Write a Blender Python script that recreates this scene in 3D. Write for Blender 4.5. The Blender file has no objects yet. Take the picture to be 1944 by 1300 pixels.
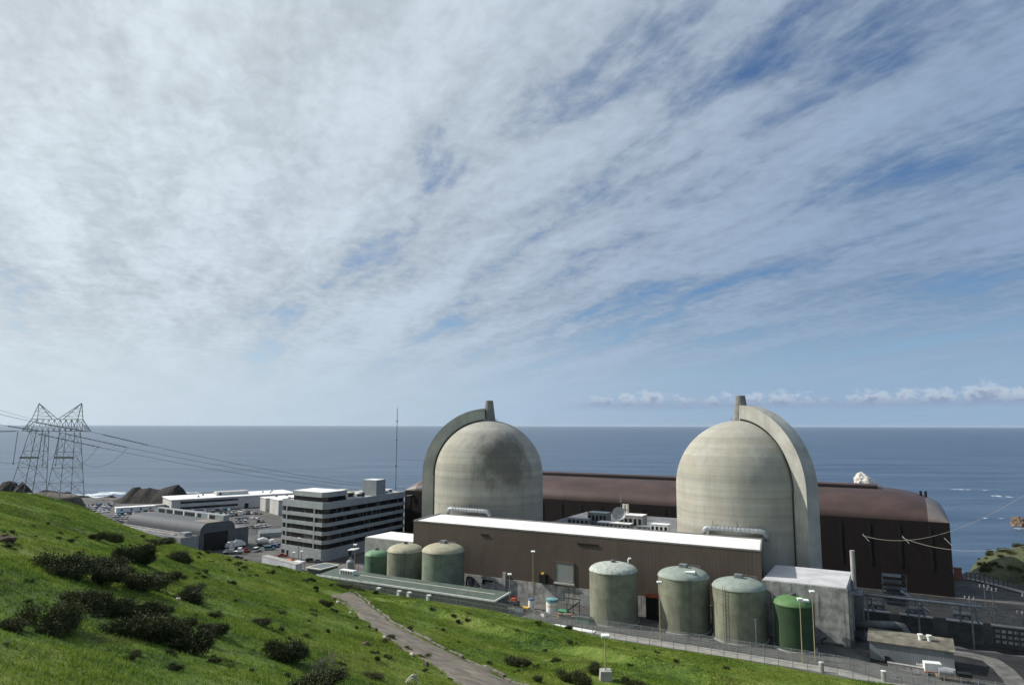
import bpy, bmesh, math, random
import numpy as np
from mathutils import Vector, noise as mnoise
R = math.radians
random.seed(7); rng = np.random.default_rng(7)
sc = bpy.context.scene
col = sc.collection

# ------------------------------------------------------------------ camera
FPX, PITCH, ROLL, CZ = 1300.0, R(6.89), R(0.13), 90.0
cd = bpy.data.cameras.new('camera'); cam = bpy.data.objects.new('camera', cd); col.objects.link(cam)
cd.sensor_width = 36.0; cd.lens = 36.0 * FPX / 1944.0
cd.clip_start = 0.5; cd.clip_end = 200000
cam.location = (0, 0, CZ)
from mathutils import Matrix
cam.rotation_euler = (Matrix.Rotation(R(90) + PITCH, 3, 'X') @ Matrix.Rotation(ROLL, 3, 'Z')).to_euler()
sc.camera = cam
SUN_AZ, SUN_EL = R(-73), R(38)         # azimuth clockwise from +Y

# ------------------------------------------------------------------ world
w = bpy.data.worlds.new('World'); sc.world = w; w.use_nodes = True
nt = w.node_tree; nt.nodes.clear()
class G:
    """tiny node-graph helper"""
    def __init__(s, nt): s.nt = nt
    def n(s, t, **kw):
        nd = s.nt.nodes.new(t)
        for k, v in kw.items(): setattr(nd, k, v)
        return nd
    def put(s, sock, v):
        if isinstance(v, bpy.types.NodeSocket): s.nt.links.new(v, sock)
        else: sock.default_value = v
    def m(s, op, a, b=None, c=None, clamp=False):
        nd = s.n('ShaderNodeMath', operation=op); nd.use_clamp = clamp
        s.put(nd.inputs[0], a)
        if b is not None: s.put(nd.inputs[1], b)
        if c is not None: s.put(nd.inputs[2], c)
        return nd.outputs[0]
    def sstep(s, v, lo, hi, a=0., b=1., smooth=True):
        nd = s.n('ShaderNodeMapRange'); nd.interpolation_type = 'SMOOTHSTEP' if smooth else 'LINEAR'
        s.put(nd.inputs['Value'], v)
        nd.inputs['From Min'].default_value = lo; nd.inputs['From Max'].default_value = hi
        nd.inputs['To Min'].default_value = a; nd.inputs['To Max'].default_value = b
        return nd.outputs['Result']
    def noise(s, vec, scale, detail=4, rough=.5, dist=0., out='Fac', dim='3D'):
        nd = s.n('ShaderNodeTexNoise', noise_dimensions=dim)
        if vec is not None: s.put(nd.inputs['Vector'], vec)
        s.put(nd.inputs['Scale'], scale); nd.inputs['Detail'].default_value = detail
        nd.inputs['Roughness'].default_value = rough; nd.inputs['Distortion'].default_value = dist
        return nd.outputs[out]
    def mix(s, f, a, b, blend='MIX'):
        nd = s.n('ShaderNodeMix', data_type='RGBA', blend_type=blend)
        s.put(nd.inputs[0], f)
        for i, v in ((6, a), (7, b)):
            if not isinstance(v, bpy.types.NodeSocket) and len(v) == 3: v = (*v, 1)
            s.put(nd.inputs[i], v)
        return nd.outputs[2]
    def mapping(s, vec, scale=(1, 1, 1), rot=(0, 0, 0), loc=(0, 0, 0)):
        nd = s.n('ShaderNodeMapping'); s.put(nd.inputs['Vector'], vec)
        nd.inputs['Scale'].default_value = scale; nd.inputs['Rotation'].default_value = rot; nd.inputs['Location'].default_value = loc
        return nd.outputs[0]
    def sep(s, v):
        nd = s.n('ShaderNodeSeparateXYZ'); s.put(nd.inputs[0], v); return nd.outputs
    def comb(s, x, y, z):
        nd = s.n('ShaderNodeCombineXYZ')
        for i, v in enumerate((x, y, z)): s.put(nd.inputs[i], v)
        return nd.outputs[0]
    def ramp(s, f, stops):
        nd = s.n('ShaderNodeValToRGB'); s.put(nd.inputs[0], f); e = nd.color_ramp.elements
        while len(e) < len(stops): e.new(0.5)
        for el, (p, c) in zip(e, stops):
            el.position = p; el.color = (*c, 1)
        return nd.outputs[0]
g = G(nt)
sky = g.n('ShaderNodeTexSky', sky_type='NISHITA')
sky.sun_disc = False; sky.sun_elevation = SUN_EL; sky.sun_rotation = SUN_AZ
sky.altitude = 90; sky.air_density = 1.0; sky.dust_density = 0.6; sky.ozone_density = 2.0
gen = g.n('ShaderNodeTexCoord').outputs['Generated']
dx, dy, dz = g.sep(gen)
zc = g.m('MAXIMUM', dz, 0.0)
den = g.m('ADD', zc, 0.11)
q = g.comb(g.m('DIVIDE', dx, den), g.m('DIVIDE', dy, den), 0.0)        # the cloud sheet seen as a plane overhead
qr = g.mapping(q, rot=(0, 0, R(-25)))                                   # streaks run along azimuth -25 degrees
qs = g.mapping(qr, scale=(1.0, 0.15, 1.0))
warp = g.noise(qr, 1.3, 3, .5, out='Color')
vm = g.n('ShaderNodeVectorMath', operation='MULTIPLY_ADD'); g.put(vm.inputs[0], warp); vm.inputs[1].default_value = (.35, .35, 0); g.put(vm.inputs[2], qs)
big = g.noise(vm.outputs[0], 1.9, 6, .55)
mid = g.noise(g.mapping(qr, scale=(1, .36, 1)), 3.6, 9, .60, .3)
fine = g.noise(g.mapping(qr, scale=(1, .7, 1)), 19.0, 5, .62, .3)
sunv = (math.sin(SUN_AZ) * math.cos(SUN_EL), math.cos(SUN_AZ) * math.cos(SUN_EL), math.sin(SUN_EL))
dp = g.n('ShaderNodeVectorMath', operation='DOT_PRODUCT'); g.put(dp.inputs[0], gen); dp.inputs[1].default_value = sunv
cosS = dp.outputs['Value']
near = g.sstep(cosS, -0.12, 0.96)
thick = g.m('ADD', g.m('ADD', g.m('MULTIPLY', big, .53), g.m('MULTIPLY', mid, .39)), g.m('MULTIPLY', fine, .08))
thick = g.m('ADD', thick, g.m('MULTIPLY_ADD', near, .11, .03))
mask = g.sstep(thick, .425, .565)
ccol = g.mix(near, (2.5, 3.45, 4.95), (7.2, 7.95, 8.4))
shade = g.sstep(g.m('ADD', g.m('ADD', g.m('MULTIPLY', big, .4), g.m('MULTIPLY', mid, .4)), g.m('MULTIPLY', fine, .2)), .38, .62, .76, 1.13)
cv = g.n('ShaderNodeVectorMath', operation='SCALE'); g.put(cv.inputs[0], ccol); g.put(cv.inputs['Scale'], shade)
skyc = g.mix(1.0, sky.outputs[0], (.60, .80, 1.02), 'MULTIPLY')
c0 = g.mix(g.m('MULTIPLY', mask, .94), skyc, cv.outputs[0])
# clear pale air low over the sea, with faint streaks
el = g.m('MULTIPLY', g.m('ARCSINE', dz), 57.296); az = g.m('ARCTAN2', dx, dy)
hz = g.mix(near, (3.1, 4.45, 6.2), (7.0, 7.9, 8.4))
c1 = g.mix(g.sstep(el, 1.5, 11.0, .88, 0.0), c0, hz)
# far bank of low cumulus above the sea on the right: flat grey base, lit soft tops
ca = g.comb(g.m('MULTIPLY', az, 57.3), g.m('MULTIPLY', el, 1.5), 0.0)
pn = g.noise(ca, .9, 6, .62, .2)
big2 = g.noise(g.comb(g.m('MULTIPLY', az, 57.3), 3.7, 0.0), .30, 2, .5)
top = g.m('ADD', g.m('MULTIPLY_ADD', big2, 3.0, 1.0), g.m('MULTIPLY_ADD', pn, 2.4, -1.2))
dtop = g.m('SUBTRACT', top, el)
bank = g.m('MULTIPLY', g.sstep(dtop, -.15, .75), g.sstep(g.m('ADD', el, g.m('MULTIPLY', pn, .5)), 1.25, 2.3))
bank = g.m('MULTIPLY', bank, g.sstep(az, R(2), R(10), 0, .92))
hi = g.m('MULTIPLY', g.sstep(dtop, .1, 1.0, 1, 0), g.sstep(g.m('ADD', g.m('MULTIPLY', big2, .6), g.m('MULTIPLY', pn, .5)), .46, .60))
bcol = g.mix(hi, (2.75, 3.5, 5.0), (6.6, 7.3, 7.9))
c2 = g.mix(bank, c1, bcol)
bg = g.n('ShaderNodeBackground'); g.put(bg.inputs['Color'], c2); bg.inputs['Strength'].default_value = 0.10
nt.links.new(bg.outputs[0], g.n('ShaderNodeOutputWorld').inputs[0])

sd = bpy.data.lights.new('sun', 'SUN'); sun = bpy.data.objects.new('sun', sd); col.objects.link(sun)
sd.energy = 5.0; sd.angle = R(0.6); sd.color = (1.0, .955, .88)
sun.rotation_euler = (-Vector(sunv)).to_track_quat('-Z', 'Y').to_euler()
sun.location = (-300, 100, 400)
sc.view_settings.view_transform = 'Standard'; sc.view_settings.look = 'None'
sc.view_settings.exposure = 0.0; sc.view_settings.gamma = 1.0; sc.view_settings.use_curve_mapping = False
sc.render.engine = 'CYCLES'
sc.cycles.use_denoising = True
sc.cycles.max_bounces = 5; sc.cycles.diffuse_bounces = 2; sc.cycles.glossy_bounces = 3; sc.cycles.transparent_max_bounces = 12
sc.cycles.sample_clamp_indirect = 4

# ------------------------------------------------------------------ surveying helpers: how photo points map onto ground
CP, SP = math.cos(PITCH), math.sin(PITCH); CR, SR = math.cos(ROLL), math.sin(ROLL)
def ray(u, v):
    x = (u - 972) / FPX; y = (650 - v) / FPX
    x, y = x * CR - y * SR, x * SR + y * CR
    return np.array([x, CP - y * SP, SP + y * CP])
def atz(u, v, z):
    d = ray(u, v); t = (z - CZ) / d[2]; return np.array([d[0] * t, d[1] * t, z])
def atY(u, v, Y):
    d = ray(u, v); t = Y / d[1]; return np.array([d[0] * t, Y, CZ + d[2] * t])
# plant frame: a runs along the buildings (to the right), b away from the camera
AX = R(-29.3)
E1 = np.array([math.cos(AX), math.sin(AX), 0]); E2 = np.array([-math.sin(AX), math.cos(AX), 0]); D1 = np.array([-9.5, 290.0, 0])
def W(a, b, z=0.0): return D1 + a * E1 + b * E2 + np.array([0, 0, z])
def toab(x, y):
    qx, qy = x - D1[0], y - D1[1]
    return qx * E1[0] + qy * E1[1], qx * E2[0] + qy * E2[1]

# ------------------------------------------------------------------ mesh helpers
class MB:
    def __init__(s): s.v = []; s.f = []; s.mi = []; s.cur = 0
    def add(s, vs, fs):
        o = len(s.v); s.v += [tuple(map(float, p)) for p in vs]; s.f += [tuple(i + o for i in f) for f in fs]; s.mi += [s.cur] * len(fs); return s
    def box(s, x0, x1, y0, y1, z0, z1):
        return s.add([(x0, y0, z0), (x1, y0, z0), (x1, y1, z0), (x0, y1, z0), (x0, y0, z1), (x1, y0, z1), (x1, y1, z1), (x0, y1, z1)],
                     [(3, 2, 1, 0), (4, 5, 6, 7), (0, 1, 5, 4), (1, 2, 6, 5), (2, 3, 7, 6), (3, 0, 4, 7)])
    def prism(s, pts, z0, z1):
        n = len(pts)
        return s.add([(x, y, z0) for x, y in pts] + [(x, y, z1) for x, y in pts],
                     [tuple(range(n - 1, -1, -1)), tuple(range(n, 2 * n))] + [(i, (i + 1) % n, n + (i + 1) % n, n + i) for i in range(n)])
    def lathe(s, prof, cx=0, cy=0, seg=32, cap0=True, cap1=True):
        vs = []; fs = []; n = len(prof)
        for r, z in prof:
            for k in range(seg):
                t = 2 * math.pi * k / seg; vs.append((cx + r * math.cos(t), cy + r * math.sin(t), z))
        for i in range(n - 1):
            for k in range(seg):
                k2 = (k + 1) % seg; fs.append((i * seg + k, i * seg + k2, (i + 1) * seg + k2, (i + 1) * seg + k))
        if cap0: fs.append(tuple(range(seg - 1, -1, -1)))
        if cap1: fs.append(tuple((n - 1) * seg + k for k in range(seg)))
        return s.add(vs, fs)
    def tube(s, path, r, seg=6, caps=True):
        P = [Vector(p) for p in path]; vs = []; fs = []; n = len(P); up = Vector((0, 0, 1)); rr = r if hasattr(r, '__len__') else [r] * n
        for i in range(n):
            t = (P[min(i + 1, n - 1)] - P[max(i - 1, 0)]).normalized()
            a = t.cross(up)
            if a.length < .05: a = t.cross(Vector((0, 1, 0)))
            a.normalize(); b = a.cross(t)
            for k in range(seg):
                th = 2 * math.pi * (k + .5) / seg; vs.append(P[i] + (a * math.cos(th) + b * math.sin(th)) * rr[i])
        for i in range(n - 1):
            for k in range(seg):
                k2 = (k + 1) % seg; fs.append((i * seg + k, i * seg + k2, (i + 1) * seg + k2, (i + 1) * seg + k))
        if caps: fs += [tuple(range(seg - 1, -1, -1)), tuple((n - 1) * seg + k for k in range(seg))]
        return s.add(vs, fs)
    def bar(s, p, q_, w=.2): return s.tube([p, q_], w * .6, 4)
    def quad(s, *p): return s.add(p, [tuple(range(len(p)))])
    def mesh(s, name, mats, smooth=False):
        me = bpy.data.meshes.new(name); me.from_pydata(s.v, [], s.f)
        for m in (mats if isinstance(mats, (list, tuple)) else [mats]): me.materials.append(m)
        me.polygons.foreach_set('material_index', s.mi)
        if smooth: me.polygons.foreach_set('use_smooth', [True] * len(s.f))
        bm = bmesh.new(); bm.from_mesh(me); bmesh.ops.recalc_face_normals(bm, faces=bm.faces); bm.to_mesh(me); bm.free()
        me.update(); return me
    def build(s, name, mats, parent=None, smooth=False, loc=None, rot=None, auto=None):
        me = s.mesh(name, mats, smooth)
        o = bpy.data.objects.new(name, me); col.objects.link(o)
        if parent: o.parent = parent
        if loc is not None: o.location = loc
        if rot is not None: o.rotation_euler = rot
        if auto: me.set_sharp_from_angle(angle=R(auto))
        return o
def tag(o, label=None, cat=None, group=None, kind=None):
    if label: o['label'] = label
    if cat: o['category'] = cat
    if group: o['group'] = group
    if kind: o['kind'] = kind
    return o
def thing(name, label, cat, loc, rotz=AX, group=None):
    o = bpy.data.objects.new(name, None); col.objects.link(o); o.location = tuple(map(float, loc)); o.rotation_euler = (0, 0, rotz)
    o.empty_display_size = .5
    return tag(o, label, cat, group)
def copy_tree(o, parent=None):
    c = o.copy(); col.objects.link(c); c.parent = parent
    for ch in list(o.children): copy_tree(ch, c)
    return c

# ------------------------------------------------------------------ materials
def newmat(name):
    m = bpy.data.materials.new(name); m.use_nodes = True; m.node_tree.nodes.clear()
    gg = G(m.node_tree); b = gg.n('ShaderNodeBsdfPrincipled'); o = gg.n('ShaderNodeOutputMaterial')
    m.node_tree.links.new(b.outputs[0], o.inputs[0]); return m, gg, b
def plain(name, c, rough=.6, var=.15, scale=.6, metal=0., bump=0., bscale=4., streak=0., sscale=1.2, spec=.3, dirt=None):
    """paint, metal or concrete: base colour varied by noise, optional vertical dirt streaks"""
    m, gg, b = newmat(name)
    tc = gg.n('ShaderNodeTexCoord').outputs['Object']
    nz = gg.noise(tc, scale, 6, .6)
    dk = tuple(x * (1 - 1.4 * var) for x in c); lt = tuple(min(.9, x * (1 + 1.2 * var)) for x in c)
    cc = gg.mix(gg.sstep(nz, .3, .7), dk, lt)
    if streak:
        sx = gg.noise(gg.mapping(tc, scale=(1, 1, .06)), sscale, 4, .6)
        d = dirt or tuple(x * .35 for x in c)
        cc = gg.mix(gg.sstep(sx, .5, .72, 0, streak), cc, d)
    gg.put(b.inputs['Base Color'], cc); b.inputs['Roughness'].default_value = rough; b.inputs['Metallic'].default_value = metal
    b.inputs['Specular IOR Level'].default_value = spec
    if bump:
        bp = gg.n('ShaderNodeBump'); bp.inputs['Strength'].default_value = bump; bp.inputs['Distance'].default_value = .15
        gg.put(bp.inputs['Height'], gg.noise(tc, bscale, 5, .6)); gg.put(b.inputs['Normal'], bp.outputs[0])
    return m
def siding(name, c, axis='x', pitch=.9, depth=.35, rough=.55, streak=.25, dirt=None):
    """ribbed metal cladding: vertical ribs as a periodic bump and colour line along one axis, panel-to-panel tone changes"""
    m, gg, b = newmat(name)
    tc = gg.n('ShaderNodeTexCoord').outputs['Object']; x, y, z = gg.sep(tc)
    ax = gg.m('ADD', x, y) if axis == 'xy' else (x if axis == 'x' else y)
    saw = gg.m('PINGPONG', ax, pitch / 2); rib = gg.sstep(saw, pitch * .06, pitch * .2)
    pan = gg.n('ShaderNodeTexWhiteNoise', noise_dimensions='1D'); gg.put(pan.inputs['W'], gg.m('FLOOR', gg.m('DIVIDE', ax, pitch * 4)))
    tone = gg.m('MULTIPLY_ADD', pan.outputs['Value'], .16, .92)
    nz = gg.noise(tc, .25, 5, .6)
    f = gg.m('MULTIPLY', tone, gg.m('MULTIPLY', gg.m('MULTIPLY_ADD', nz, .5, .75), gg.m('MULTIPLY_ADD', rib, depth, 1 - depth)))
    cv_ = gg.n('ShaderNodeVectorMath', operation='SCALE'); cv_.inputs[0].default_value = c; gg.put(cv_.inputs['Scale'], f)
    cc = cv_.outputs[0]
    if streak:
        sx = gg.noise(gg.mapping(tc, scale=(1, 1, .05)), .9, 4, .6)
        cc = gg.mix(gg.sstep(sx, .52, .75, 0, streak), cc, dirt or tuple(v * .5 for v in c))
    gg.put(b.inputs['Base Color'], cc); b.inputs['Roughness'].default_value = rough; b.inputs['Specular IOR Level'].default_value = .3
    bp = gg.n('ShaderNodeBump'); bp.inputs['Strength'].default_value = .2; bp.inputs['Distance'].default_value = .05
    gg.put(bp.inputs['Height'], rib); gg.put(b.inputs['Normal'], bp.outputs[0])
    return m
def dome_concrete(name, c, stain, seed):
    """weathered containment concrete: pour bands, vertical runs, one large dark stain of algae at a given spot"""
    m, gg, b = newmat(name)
    tc = gg.n('ShaderNodeTexCoord').outputs['Object']; x, y, z = gg.sep(tc)
    wob = gg.noise(tc, .12, 2, .5)
    zz = gg.m('ADD', z, gg.m('MULTIPLY', wob, .8))
    bandn = gg.noise(gg.comb(seed, 0., zz), .42, 3, .65)
    line = gg.sstep(gg.m('PINGPONG', zz, 2.3), .0, .10, .95, 1.0)
    blot = gg.noise(gg.mapping(tc, scale=(1, 1, .5), loc=(seed, 0, 0)), .13, 6, .62)
    runs = gg.noise(gg.mapping(tc, scale=(1, 1, .10), loc=(seed, 2, 0)), .55, 5, .65)
    f = gg.m('MULTIPLY', gg.m('MULTIPLY_ADD', bandn, 1.0, .46), gg.m('MULTIPLY_ADD', blot, .55, .735))
    f = gg.m('MULTIPLY', f, line); f = gg.m('MULTIPLY', f, gg.sstep(runs, .30, .62, .91, 1.02))
    cv_ = gg.n('ShaderNodeVectorMath', operation='SCALE'); cv_.inputs[0].default_value = c; gg.put(cv_.inputs['Scale'], f)
    cc = cv_.outputs[0]
    warm = gg.noise(gg.mapping(tc, scale=(1, 1, 1.6), loc=(seed + 9, 0, 0)), .10, 4, .6)
    cc = gg.mix(gg.sstep(warm, .45, .7, 0, .35), cc, tuple(p * q_ for p, q_ in zip(c, (.95, .86, .70))))
    if stain:
        (sx_, sy_, sz_, rad, amt) = stain
        vd = gg.n('ShaderNodeVectorMath', operation='DISTANCE'); gg.put(vd.inputs[0], tc); vd.inputs[1].default_value = (sx_, sy_, sz_)
        edge = gg.m('ADD', gg.m('DIVIDE', vd.outputs['Value'], rad), gg.m('MULTIPLY_ADD', gg.noise(gg.mapping(tc, scale=(1, 1, .6)), .22, 6, .68), 1.6, -.8))
        cc = gg.mix(gg.sstep(edge, .35, 1.15, amt, 0), cc, (.085, .08, .065))
    gg.put(b.inputs['Base Color'], cc); b.inputs['Roughness'].default_value = .85; b.inputs['Specular IOR Level'].default_value = .2
    bp = gg.n('ShaderNodeBump'); bp.inputs['Strength'].default_value = .35; bp.inputs['Distance'].default_value = .25
    gg.put(bp.inputs['Height'], gg.noise(tc, 1.3, 6, .6)); gg.put(b.inputs['Normal'], bp.outputs[0])
    return m
M = {}
M['roof_white'] = plain('roof_white', (.80, .79, .77), .7, .10, .18, streak=0)
M['roof_tar'] = plain('roof_tar', (.17, .17, .175), .9, .25, .3)
M['concrete'] = plain('concrete', (.335, .33, .315), .9, .30, .45, bump=.3, streak=.65, sscale=.9, dirt=(.085, .08, .07))
M['concrete_pale'] = plain('concrete_pale', (.36, .35, .33), .9, .16, .3, bump=.2, streak=.35, dirt=(.2, .19, .17))
M['rib_concrete'] = plain('rib_concrete', (.415, .405, .36), .85, .15, .12, bump=.2, streak=.4, sscale=.5, dirt=(.2, .2, .18))
M['brown_siding'] = siding('brown_siding', (.125, .098, .078), 'x', 1.1, .32)
M['brown_siding_end'] = siding('brown_siding_end', (.125, .098, .078), 'y', 1.1, .32)
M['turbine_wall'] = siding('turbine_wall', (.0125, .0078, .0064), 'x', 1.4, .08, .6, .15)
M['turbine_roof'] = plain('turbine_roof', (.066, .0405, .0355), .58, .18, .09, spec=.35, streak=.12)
M['turbine_roof_lit'] = plain('turbine_roof_lit', (.17, .145, .13), .5, .10, .2, spec=.35)  # roof ends' sunlit look put into the colour as a paler tone
M['dark'] = plain('dark', (.012, .012, .013), .6, .1)
M['shaded_concrete'] = plain('shaded_concrete', (.085, .082, .076), .9, .25, .4, streak=.4)  # concrete darkened so the transformer yard's shade is painted into it
M['steel'] = plain('steel', (.22, .23, .24), .55, .2, .5, metal=.3)
M['steel_dark'] = plain('steel_dark', (.10, .108, .115), .6, .2, .5, metal=.2)
M['galv'] = plain('galv', (.32, .34, .35), .5, .12, .8, metal=.35)
M['rust_steel'] = plain('rust_steel', (.26, .20, .15), .7, .25, .5)
M['glass'] = plain('glass', (.012, .014, .016), .12, .2, .3, spec=.45)
M['admin_panel'] = plain('admin_panel', (.33, .35, .35), .75, .08, .3, streak=.15, dirt=(.28, .29, .29))
M['grey_panel'] = plain('grey_panel', (.28, .30, .305), .75, .08, .3)
M['office_wall'] = siding('office_wall', (.50, .49, .46), 'xy', 1.5, .10, .75, .2)
M['hangar_metal'] = siding('hangar_metal', (.105, .112, .122), 'x', 1.2, .08, .75, .1)
M['hangar_end'] = plain('hangar_end', (.10, .11, .12), .6, .12, .4, streak=.15)
M['white_paint'] = plain('white_paint', (.78, .78, .76), .5, .06, 1.)
M['cream_paint'] = plain('cream_paint', (.62, .58, .48), .6, .08, 1.)
M['orange'] = plain('orange', (.48, .12, .05), .6, .15, 1.)
M['red'] = plain('red', (.22, .04, .022), .5, .1, 1.)
M['blue'] = plain('blue', (.10, .16, .26), .5, .1, 1.)
M['teal'] = plain('teal', (.17, .33, .34), .6, .1, 1.)
M['green_tarp'] = plain('green_tarp', (.06, .25, .14), .7, .15, 1.)
M['yellow'] = plain('yellow', (.7, .45, .06), .6, .1, 1.)
M['tyre'] = plain('tyre', (.015, .015, .016), .9, .1)
M['wood'] = plain('wood', (.22, .15, .10), .8, .2, 1.)
M['lamp_pole'] = plain('lamp_pole', (.40, .32, .20), .6, .15, .7)
M['shed_roof'] = plain('shed_roof', (.088, .115, .095), .7, .15, .5, streak=.1)
M['insulator'] = plain('insulator', (.30, .30, .30), .4, .1)
M['wire'] = plain('wire', (.05, .055, .06), .5, .1)
M['wire_light'] = plain('wire_light', (.35, .33, .28), .5, .1)
M['asphalt'] = plain('asphalt', (.075, .073, .072), .9, .2, .08, bump=.2)
M['path'] = plain('path', (.19, .163, .128), .95, .24, .45, bump=.4, bscale=3.)
M['kerb'] = plain('kerb', (.30, .285, .26), .9, .15, .4)
# vertical-tone tanks
def tankmat(name, c, dirt):
    m = plain(name, c, .6, .14, .35, streak=.55, sscale=1.1, dirt=dirt, bump=.08); gg = G(m.node_tree)
    b = [x for x in m.node_tree.nodes if x.type == 'BSDF_PRINCIPLED'][0]; src = b.inputs['Base Color'].links[0].from_socket
    tc = gg.n('ShaderNodeTexCoord').outputs['Object']; x, y, z = gg.sep(tc)
    seam = gg.m('MINIMUM', gg.sstep(gg.m('PINGPONG', z, 1.2), 0, .09), gg.sstep(gg.m('PINGPONG', gg.m('MULTIPLY', gg.m('ARCTAN2', y, x), 5.), 1.1), 0, .05))
    rust = gg.noise(gg.mapping(tc, scale=(1, 1, .05), loc=(5, 0, 0)), 1.7, 4, .6)
    cc = gg.mix(gg.sstep(rust, .62, .75, 0, .5), src, (.15, .115, .075))
    cc = gg.mix(gg.m('MULTIPLY_ADD', seam, -.3, .3), cc, tuple(v * .4 for v in c)); gg.put(b.inputs['Base Color'], cc); return m
M['tank_pale'] = tankmat('tank_pale', (.215, .222, .165), (.10, .112, .075))
M['tank_blue'] = tankmat('tank_blue', (.185, .215, .165), (.085, .115, .08))
M['tank_green'] = tankmat('tank_green', (.105, .185, .115), (.06, .11, .06))
M['tank_deep'] = tankmat('tank_deep', (.036, .068, .034), (.026, .05, .025))
M['roof_tan'] = plain('roof_tan', (.36, .34, .24), .65, .12, .5)
M['roof_sage'] = plain('roof_sage', (.26, .30, .26), .65, .12, .5)
M['roof_mottled'] = plain('roof_mottled', (.40, .43, .38), .65, .22, 1.1)
M['roof_green'] = plain('roof_green', (.15, .27, .155), .6, .1, .5)
M['roof_deep'] = plain('roof_deep', (.095, .185, .07), .6, .1, .5)
# chain-link: real wire pattern as cut-out
def chainlink():
    m, gg, b = newmat('chain_link')
    tc = gg.n('ShaderNodeTexCoord').outputs['UV']; x, y, z = gg.sep(tc)
    u_ = gg.m('PINGPONG', gg.m('ADD', x, y), .06); v_ = gg.m('PINGPONG', gg.m('SUBTRACT', x, y), .06)
    al = gg.m('LESS_THAN', gg.m('MINIMUM', u_, v_), .0052)
    b.inputs['Base Color'].default_value = (.42, .43, .43, 1); b.inputs['Roughness'].default_value = .5
    gg.put(b.inputs['Alpha'], al); return m
M['chain_link'] = chainlink()

# ------------------------------------------------------------------ terrain
def sm01(t): t = np.clip(t, 0, 1); return t * t * (3 - 2 * t)
def fbm(x, y, f, o=4, seed=0):
    r_ = np.random.default_rng(seed); out = 0; amp = 1
    for i in range(o):
        tot = 0
        for k in range(5):
            th = r_.uniform(0, 2 * math.pi); ph = r_.uniform(0, 6.28); ff = f * r_.uniform(.7, 1.4)
            tot = tot + np.sin(ff * (x * math.cos(th) + y * math.sin(th)) + ph + 1.3 * np.sin(ff * .6 * (x * math.sin(th) - y * math.cos(th)) + ph * 2))
        out = out + amp * tot / 5; amp *= .5; f *= 2.03
    return out
CREST = [(-260, 905, 142), (-100, 922, 146), (0, 935, 149), (75, 941, 152), (150, 962, 158), (225, 994, 163), (300, 1021, 168), (375, 1044, 176), (450, 1062, 186), (530, 1078, 202), (600, 1091, 224)]
CR3 = np.array([atY(*c) for c in CREST])
CRP = np.vstack([CR3[:, :2], [[-45, 245], [-10, 275]]])
def Lplane(x, y): return 60 - .302 * (x + 1) - .255 * (y - 84) - .0003 * np.maximum(0, y - 150) ** 2
CRES = CR3[:, 2] - Lplane(CR3[:, 0], CR3[:, 1]); CRES = np.append(CRES, [0, 0])
def crest_sd(x, y):
    best = np.full(x.shape, 1e9); sgn = np.ones(x.shape); res = np.zeros(x.shape)
    for i in range(len(CRP) - 1):
        p, q_ = CRP[i], CRP[i + 1]; d = q_ - p; L = d @ d
        t = np.clip(((x - p[0]) * d[0] + (y - p[1]) * d[1]) / L, 0, 1)
        ex, ey = x - (p[0] + t * d[0]), y - (p[1] + t * d[1]); dist = np.hypot(ex, ey)
        mk = dist < best; best = np.where(mk, dist, best)
        sgn = np.where(mk, np.sign(d[0] * ey - d[1] * ex), sgn)
        res = np.where(mk, CRES[i] * (1 - t) + CRES[i + 1] * t, res)
    return best * sgn, res
B_EDGE = -73.0
DA = np.array([-20, 40, 65, 77, 90, 103, 114, 122, 160]); DD = np.array([24, 29, 34.5, 37.5, 39.5, 43.5, 46.5, 48.5, 56.])
def DITCH(a): return np.interp(a, DA, DD)
def hill(x, y, fine=True):
    x = np.asarray(x, float); y = np.asarray(y, float)
    a, b = toab(x, y); d = B_EDGE - b
    ze = 37.4 - 2.6 * sm01((a - 40) / 50)
    Rr = np.where(d > 0, ze + .228 * d, ze + 1.2 * d)
    dc = DITCH(a)                                   # terrace ditch across the right bank
    Rr = Rr + np.where(a > 20, 1, 0) * (-1.6 * np.exp(-((d - dc) / 2.0) ** 2) + 2.0 * np.exp(-((d - dc - 4.0) / 2.4) ** 2)) * sm01((a - 20) / 30)
    s, res = crest_sd(x, y)
    L = Lplane(x, y) + res * np.exp(-(np.minimum(s, 0) / 35) ** 2)
    L = L - np.where(s > 0, np.where(s < 16, s * s / 32., 8 + (s - 16) * .9), 0)
    k = 2.0; h = np.clip(.5 + .5 * (L - Rr) / k, 0, 1)
    z = L * h + Rr * (1 - h) + k * h * (1 - h)
    if fine:
        amp = sm01((d + 2) / 8)
        z = z + amp * (.40 * fbm(x, y, .12, 3, 3) + .24 * fbm(x, y, .7, 3, 5))
    return z
def knoll(x, y):
    e = np.hypot((x + 215) / 38, (y - 300) / 24)
    return 59.3 + .5 * fbm(x, y, .15, 3, 11) - np.where(e > .72, (e - .72) * 60, 0)
def base_z(x, y):
    a, b = toab(x, y)
    yard = sm01((a + 54) / 8) * sm01((-22 - b) / 10)
    zr = 35 - 1.0 * sm01((a - 135) / 12)
    z = 26 + (zr - 26) * yard
    return z
COAST = np.array([(-900, 600), (-480, 600), (-400, 604), (-330, 622), (-290, 668), (-200, 660), (-100, 600), (0, 500), (100, 420), (150, 352), (192, 312), (215, 322), (260, 365), (330, 385), (520, 385)])
def coast_y(x): return np.interp(x, COAST[:, 0], COAST[:, 1])
def ground_z(x, y):
    z = np.maximum(hill(x, y), knoll(x, y)); return np.maximum(z, base_z(x, y))
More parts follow.
